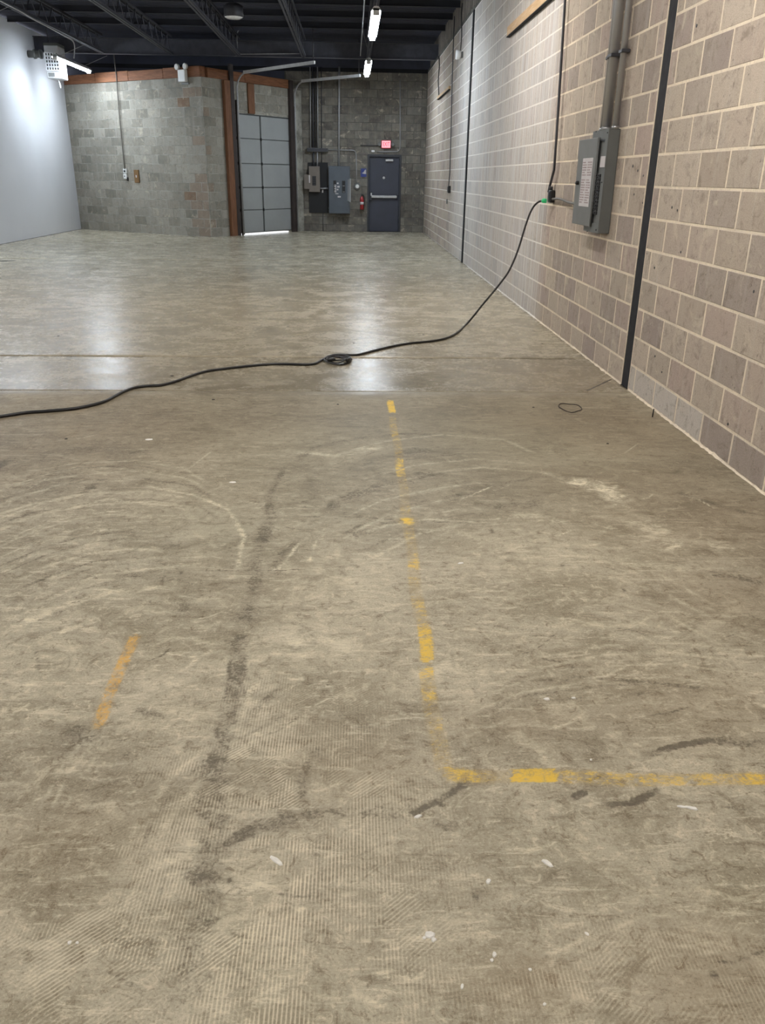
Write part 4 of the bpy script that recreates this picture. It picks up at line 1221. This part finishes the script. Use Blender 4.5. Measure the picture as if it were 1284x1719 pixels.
# ------------------------------------------------------------------ RIGHT WALL FITTINGS
# foreground panel board
pu1 = RW.at(1042.9, 216)[0]                    # near side, at the wall
pz1 = RW.at(1042.9, 216)[1]; pz0 = RW.at(1020.3, 392)[1]
pyy = -pu1
PD = XW - gy(1023.3, 215.3, pyy).x              # box depth from its near front edge
PD = max(.09, min(.2, PD))
pu0 = RW.at(997, 217, PD)[0]
t = on_wall(RW, 'breaker_panel', 'grey breaker panel with open door and paper directory on the near right wall', 'electrical panel', 0, 0)
MB().box(pu0, pu1, -PD + .004, -.004, pz0, pz1, .004).build('box', 'panel', t)
# front trim with the tall opening
oa = RW.at(1006, 235, PD); ob = RW.at(1013.8, 235, PD)
ou0 = RW.at(1001.5, 265, PD + .02)[0] + .004; ou1 = RW.at(1011.5, 280, PD)[0]
oz1 = RW.at(1008, 234.5, PD)[1]; oz0 = RW.at(994, 374, PD)[1]
f0, f1 = -PD - .004, -PD + .006
MB().box(pu0, ou0, f0, f1, pz0, pz1).box(ou1, pu1, f0, f1, pz0, pz1).box(ou0, ou1, f0, f1, oz1, pz1).box(ou0, ou1, f0, f1, pz0, oz0).build('front_trim', 'panel', t)
MB().box(ou0 - .005, ou1 + .005, -PD + .0042, -PD + .006, oz0, oz1).build('dead_front', 'panel_lite', t)
MB().box(ou0, ou0 + .010, f0 - .0005, f0 + .002, oz0, oz1).box(ou0, ou1 - .004, f0 - .0005, f0 + .002, oz1 - .014, oz1).build('opening_shadow', 'plastic_black', t)  # black strips drawn as the shadow lines around the opening
bz1 = RW.at(1004, 292, PD)[1]; bz0 = RW.at(995.5, 360, PD)[1]
nb = 11
for k in range(nb):
    za = bz0 + (bz1 - bz0) * k / nb
    for s in (0, 1):
        ua = ou0 + (ou1 - ou0) * (.02 + .40 * s)
        o = MB().box(ua, ua + (ou1 - ou0) * .385, -PD - .010, -PD + .005, za + .002, za + (bz1 - bz0) / nb - .002, .002).build('breaker', 'breaker', t)
        MB().box(ua + .012, ua + .03, -PD - .020, -PD - .009, za + .012, za + .022, .002).build('toggle', 'plastic_black', o)
a = rect(RW, 1008.8, 262.5, 1014.5, 280.5, PD + .005)
MB().box(a[0], a[1], -PD - .0065, -PD - .0035, a[2], a[3]).build('label', 'paper', t)
for x_, y_ in ((1020, 222.5), (1010.3, 306), (1000.6, 386), (1001, 221), (986, 388)):
    a = RW.at(x_, y_, PD + .004); MB().lathe([(.006, .004), (.006, .008), (.003, .010)], (a[0], -PD, a[1]), 10, 'y').build('screw', 'plastic_black', t)
# door swung open to the left, nearly flat
dd0 = RW.at(973.8, 235.6, PD + .02); dd1 = RW.at(961, 376, PD + .02)
du_l = (dd0[0] + dd1[0]) / 2
dw = .30
hx = RW.at(1001.5, 265, PD + .02)[0]
ztop = RW.at(985, 234, PD + .015)[1]; zbot = RW.at(971, 376.5, PD + .015)[1]
pdoor = link('panel_door', None, t) if False else None
dm_ = MB().box(du_l, hx, -PD - .026, -PD - .016, zbot, ztop, .003)
pdoor = dm_.build('panel_door', 'panel_lite', t)
a0 = RW.at(978.5, 266, PD + .027); a1 = RW.at(995.3, 266, PD + .027); b0 = RW.at(971.5, 345.5, PD + .027)
lu0 = (RW.at(978.5, 266, PD + .027)[0] + RW.at(971.8, 345.5, PD + .027)[0]) / 2; lu1 = (RW.at(995.3, 266, PD + .027)[0] + RW.at(987.8, 345.5, PD + .027)[0]) / 2
lz1, lz0 = a0[1], b0[1]
MB().box(lu0, lu1, -PD - .028, -PD - .0255, lz0, lz1).build('directory', 'paper', pdoor)
for k in range(17):
    zz = lz1 - .03 - (lz1 - lz0 - .045) * k / 17
    if k == 6: continue
    L = (lu1 - lu0)
    for s in (0, 1):
        ua = lu0 + .012 + s * L * .5
        MB().box(ua, ua + L * (.40 if (k * 7 + s * 3) % 4 else .28) , -PD - .0290, -PD - .0278, zz - .0075, zz + .002).build('print_line', 'print', pdoor)
a = RW.at(970.3, 307, PD + .03)
MB().lathe([(.016, .0), (.016, .022), (.010, .03)], (a[0], -PD - .024, a[1]), 12, 'y').build('latch', 'plastic_black', pdoor)
MB().box(a[0] - .022, a[0] + .002, -PD - .03, -PD - .02, a[1] - .012, a[1] + .012, .003).build('latch_tab', 'plastic_black', pdoor)
MB().tube([(hx, -PD - .014, zbot), (hx, -PD - .014, ztop)], .006, 8).build('hinge', 'panel', t)
# the three conduits
for x0_, x1_, d, r, m_, lb in ((1028, 1011.5, PD * .55, .020, 'dark_conduit', 'slim dark conduit on the far side above the near panel'), (1034.5, 1018, PD * .62, .036, 'dark_conduit', 'thick grey conduit in the middle above the near panel'),
                               (1047.5, 1033, PD * .45, .024, 'conduit', 'bright conduit on the near side above the near panel')):
    ua = RW.at(x1_, 213, d)[0]
    t2 = on_wall(RW, 'wall_conduit', lb, 'conduit', ua, 0, 0, 'conduits above the near panel')
    MB().tube([(0, -d, pz1 - .003), (0, -d, 4.5)], r, 12).build('pipe', 'emt', t2)
    MB().lathe([(r + .006, 0), (r + .006, .016), (r + .002, .02)], (0, -d, pz1), 12).build('locknut', 'emt', t2)
    zc_ = RW.at(1030, 94, d)[1]
    for zz in (zc_, zc_ + 1.3): MB().box(-r - .022, r + .022, -d - r - .004, -.004, zz - .012, zz + .012, .004).build('strap', 'dark_conduit', t2)
# conduit drop and switch box with the green lit plug
bu0, bu1, bz0_, bz1_ = rect(RW, 916, 321.5, 925, 338, .06)
t = on_wall(RW, 'outlet_box', 'black outlet box on the right wall where the green plug is', 'outlet', (bu0 + bu1) / 2, (bz0_ + bz1_) / 2)
hw_, hh_ = .05, .06
MB().box(-hw_, hw_, -.055, -.004, -hh_, hh_, .008).build('box', 'plastic_black', t)
MB().box(-hw_ * .7, hw_ * .7, -.060, -.054, -hh_ * .7, hh_ * .7, .004).build('cover', 'breaker', t)
MB().lathe([(.02, 0), (.02, .03), (.016, .035)], (0, -.04, hh_), 10).build('fitting', 'dark_conduit', t)
t, q = pipe_run('wall_conduit', 'thin dark conduit dropping to the black outlet box on the right wall', [(948.5, 0), (941, 120), (934, 230), (930, 285), (924, 308), (920.5, 322)], RW, .04, .013, 'dark_conduit', extra=[(RW.at(948.5, 0, .04)[0] - .0, -.04, 4.5)])
t, q = pipe_run('flex_conduit', 'short grey flexible conduit between the black outlet box and the near panel', [(927.5, 334.2), (936, 333.4), (945, 335.5), (953, 339.5), (964, 342), (985, 343)], RW, .03, .012, 'cord_grey')

# pale timber lintels
for (xa, ya, xb, yb, lb) in ((852, 66.5, 925, 3, 'pale timber lintel set in the right block wall near the picture top'), (734.5, 173, 754, 153.5, 'small pale timber lintel far along the right block wall')):
    a = RW.at(xa, ya, .03); b_ = RW.at(xb, yb, .03); zz = 3.16
    t = on_wall(RW, 'timber_lintel', lb, 'lintel', a[0], zz)
    Ln = max(b_[0] - a[0], .5) if xa > 800 else b_[0] - a[0]
    if xa > 800: Ln += .35
    MB().box(0, Ln, -.045, -.004, 0, .11 if xa > 800 else .06, .005).build('beam', 'wood_lite', t)
    MB().box(0, Ln, -.05, -.004, -.014, -.001, .002).build('shadow_strip', 'black_steel', t)  # black strip standing in for the shadow under the lintel
# emergency head on the right wall, with its wire
u, z = RW.at(770, 92, .08)
t = on_wall(RW, 'lamp_head', 'round white lamp head high on the far part of the right wall', 'light', u, z)
MB().box(-.05, .05, -.04, -.004, -.05, .05, .008).build('base', 'panel_lite', t)
MB().lathe([(.03, .03), (.075, .06), (.082, .12), (.07, .135)], (0, 0, 0), 16, 'y').build('head', 'white_plastic', t)
pipe_run('hanging_wire', 'thin wire running up from the round lamp head on the right wall', [(773, 85), (775, 60), (774.5, 25), (776, 5)], RW, .03, .010, 'cord')
t, q = pipe_run('wall_conduit', 'thin dark conduit on the right wall beyond the second column', [(761.5, 60), (759, 130), (757, 220), (755, 290), (752.5, 316)], RW, .03, .010, 'dark_conduit', extra=[(RW.at(761.5, 60, .03)[0], -.03, 4.4)])
u, z = RW.at(752.3, 318, .05)
t = on_wall(RW, 'outlet_box', 'small dark outlet box at the foot of the far conduit on the right wall', 'outlet', u, z)
MB().box(-.06, .06, -.06, -.004, -.07, .07, .008).build('box', 'plastic_black', t)
MB().box(-.04, .04, -.066, -.059, -.05, .05, .004).build('cover', 'breaker', t)
u, z = RW.at(748.5, 338, .03)
t = on_wall(RW, 'wall_plate', 'tiny grey blank plate below the far outlet box on the right wall', 'plate', u, z)
MB().box(-.05, .05, -.02, -.004, -.05, .05, .006).build('plate', 'panel_lite', t)
pipe_run('hanging_wire', 'loose wire hanging from the block top to the small lintel', [(733, 100), (737, 95), (737.5, 110), (735.5, 135), (736.8, 164)], RW, .03, .012, 'cord')

# ------------------------------------------------------------------ EXTENSION CORD
t = thing('extension_cord', 'long black extension cord from the green plug across the concrete floor', 'cord', (0, 7, 0))
cr = .0105
air = [((912.5, 337.5), 8.98), ((905, 338.5), 8.96), ((897, 345), 8.93), ((890, 357), 8.9), ((884, 373), 8.86), ((878, 392), 8.82), ((872, 412), 8.78), ((864, 434), 8.74), ((853, 457), 8.71), ((840, 475), 8.68), ((824, 495), 8.66), ((808, 514), 8.66), ((797, 528), 8.70)]
pts = [gy(a[0], a[1], yy) for a, yy in air]
pts[0] = gx(914, 337, XW - .075); pts[1] = gx(906, 338, XW - .10)
for p in pts:
    p.x = min(p.x, XW - .03); p.z = max(p.z, cr)
fl = [(784, 543), (768, 558), (752, 566.5), (735, 571), (712, 574), (690, 576), (665, 580), (640, 585.5), (615, 592), (600, 595.5), (584, 595.7)]
pts += [gz(a, b, cr) for a, b in fl]
L1 = smooth_path([p - Vector((0, 7, 0)) for p in pts], 6)
MB().tube(L1, cr, 8).build('cable', 'cord', t)
fl2 = [(584, 595.7), (566, 595.5), (552, 598), (540, 604.5), (528, 610.5), (510, 611.8), (480, 611), (450, 611.5), (410, 615), (375, 619), (345, 623.5), (320, 631), (295, 640), (270, 646.5), (245, 648), (225, 651), (208, 657), (192, 665.5), (175, 674), (150, 681), (120, 686.5), (80, 690), (45, 692.5), (15, 697), (-20, 702), (-120, 715), (-260, 700)]
MB().tube(smooth_path([gz(a, b, cr) - Vector((0, 7, 0)) for a, b in fl2], 6), cr, 8).build('cable', 'cord', t)
# the loose coil: figure-of-eight hanks pinched in the middle
c0 = gz(567, 606.5, 0); wl = gz(590, 604, 0).x - c0.x
loop = []
for k in range(4):
    for s in range(20):
        an = 2 * math.pi * s / 20
        sc_ = 1 - .045 * ((k * 3) % 7); hy = .170 - .040 * k
        x_ = wl * sc_ * math.cos(an); y_ = hy * math.sin(an) * (1 - .25 * math.cos(an * 2)) + .012 * math.sin(3 * an + k)
        loop.append((c0.x + x_ + .012 * math.sin(k * 2.1), c0.y - 7 + y_ + .016 * math.cos(k * 1.7), cr + .002 + .0034 * k + .005 * math.sin(an * 2 + k)))
MB().tube(smooth_path(loop, 2), cr * .62, 6).build('coil', 'cord', t)
for sx, ry in ((-.5, .3), (.75, 1.2)):
    o = MB().lathe([(cr * .9, -.03), (cr * 1.5, -.022), (cr * 1.5, .025), (cr * .9, .04)], (0, 0, 0), 10).build('connector', 'plastic_black', t)
    o.matrix_local = Matrix.Translation((c0.x + wl * sx, c0.y - 7.10, .035)) @ Matrix.Rotation(ry, 4, 'Z') @ Matrix.Rotation(math.pi / 2, 4, 'Y')
p = pts[0] - Vector((0, 7, 0))
o = MB().lathe([(.014, -.02), (.022, -.018), (.022, .02), (.012, .03)], (0, 0, 0), 12).build('green_plug', 'green', t)
o.matrix_local = Matrix.Translation(p + Vector((0.0, -.0, 0))) @ Matrix.Rotation(-math.pi / 2, 4, 'Y')

# ------------------------------------------------------------------ FLOOR CRUMBS
def chip(u, v, r, mat, lb, cat, grp, el=1.0, rot=0.0):
    c = gz(u, v); n = 7; vs = []
    base = [(random.uniform(.7, 1.15)) for _ in range(n)]
    for zz, k in ((0.0, 1.0), (.6, .8)):
        for i in range(n):
            an = 2 * math.pi * i / n; x_ = math.cos(an) * r * base[i] * k * el; y_ = math.sin(an) * r * base[i] * k
            vs.append((x_ * math.cos(rot) - y_ * math.sin(rot), x_ * math.sin(rot) + y_ * math.cos(rot), zz * min(r, .006) * .8 + .0004))
    fs = [(i, (i + 1) % n, n + (i + 1) % n, n + i) for i in range(n)] + [tuple(range(n, 2 * n)), tuple(range(n))[::-1]]
    o = MB().add(vs, fs).build('floor_chip' if mat == 'chip' else 'dark_crumb', mat)
    o.location = (c.x, c.y, 0)
    tag(o, lb, cat, grp)


wl_ = 'small white paint chip lying on the bare concrete floor'
OWN = {(773, 946): 'white chip right of the worn lengthwise yellow line', (918, 1449): 'long pale chip below the bright part of the crosswise yellow line', (720, 1570): 'largest white paint flake on the floor near the picture bottom',
       (465, 1446): 'slender white sliver on the ridged concrete at lower left', (391, 810): 'white chip on the floor inside the pale curved scuff', (250, 738): 'flat pale chip on the left floor just below the black cord',
       (702, 1371): 'pale chip at the lower end of the dark diagonal mark', (918, 1174): 'larger of two white chips above the crosswise yellow line', (1160, 1357): 'longer of two pale slivers below the right end of the yellow line'}
for u, v, r, el, rot in ((773, 946, .008, 1.6, .5), (918, 1449, .008, 2.2, -.7), (720, 1570, .009, 1.4, .3), (728, 1578, .006, 1, 0), (712, 1575, .004, 1, 0), (830, 1603, .006, 1.2, 1), (826, 1612, .004, 1, 0), (465, 1446, .008, 3.2, -.7),
                     (820, 1480, .006, 1.3, 1.2), (391, 810, .012, 1.8, .1), (250, 738, .014, 2, 0), (918, 1174, .007, 1.5, .2), (962, 1172, .005, 1.5, 0), (1160, 1357, .006, 3, -.3), (1145, 1355, .005, 3, -.2), (776, 1656, .004, 2, 1.4),
                     (914, 1686, .004, 1, 0), (985, 1568, .004, 1.6, -.6), (890, 1628, .004, 1, 0), (992, 1276, .004, 1, 0), (117, 1583, .005, 1, 0), (130, 1583, .004, 1, 0), (702, 1371, .006, 2.2, .3)):
    chip(u, v, r, 'chip', OWN.get((u, v), wl_), 'debris', 'white chips on the floor', el, rot)
dl = 'tiny dark crumb lying on the bare concrete floor'
for u, v, r in ((98, 564, .014), (289, 631, .014), (594, 576, .012), (567, 679, .010), (358, 671, .012), (111, 737, .010), (484, 548, .014), (910, 577, .010), (711, 562, .016), (895, 684, .009), (1020, 745, .008)):
    chip(u, v, r, 'dark_chip', dl, 'debris', 'dark crumbs on the floor')
chip(13, 438, .09, 'dark_chip', 'flat dark scrap on the floor near the white wall', 'debris', None, 1.8, .3)
# wire ring and a nail by the wall
c = gz(957, 685)
o = MB().tube([(.075 * math.cos(2 * math.pi * k / 20), .11 * math.sin(2 * math.pi * k / 20) * (1 + .15 * math.sin(k)), .004 + .003 * math.sin(k * 1.3)) for k in range(20)], .003, 6, closed=True).build('wire_ring', 'rust_steel')
o.location = (c.x, c.y, 0); tag(o, 'thin wire ring lying on the floor near the foreground column', 'wire')
c = gz(1095, 700)
o = MB().tube([(0, 0, 0), (.002, .0, .055)], .004, 6).build('floor_nail', 'black_steel')
o.location = (c.x, c.y, 0); tag(o, 'short dark nail sticking up from the floor beside the right wall', 'nail')
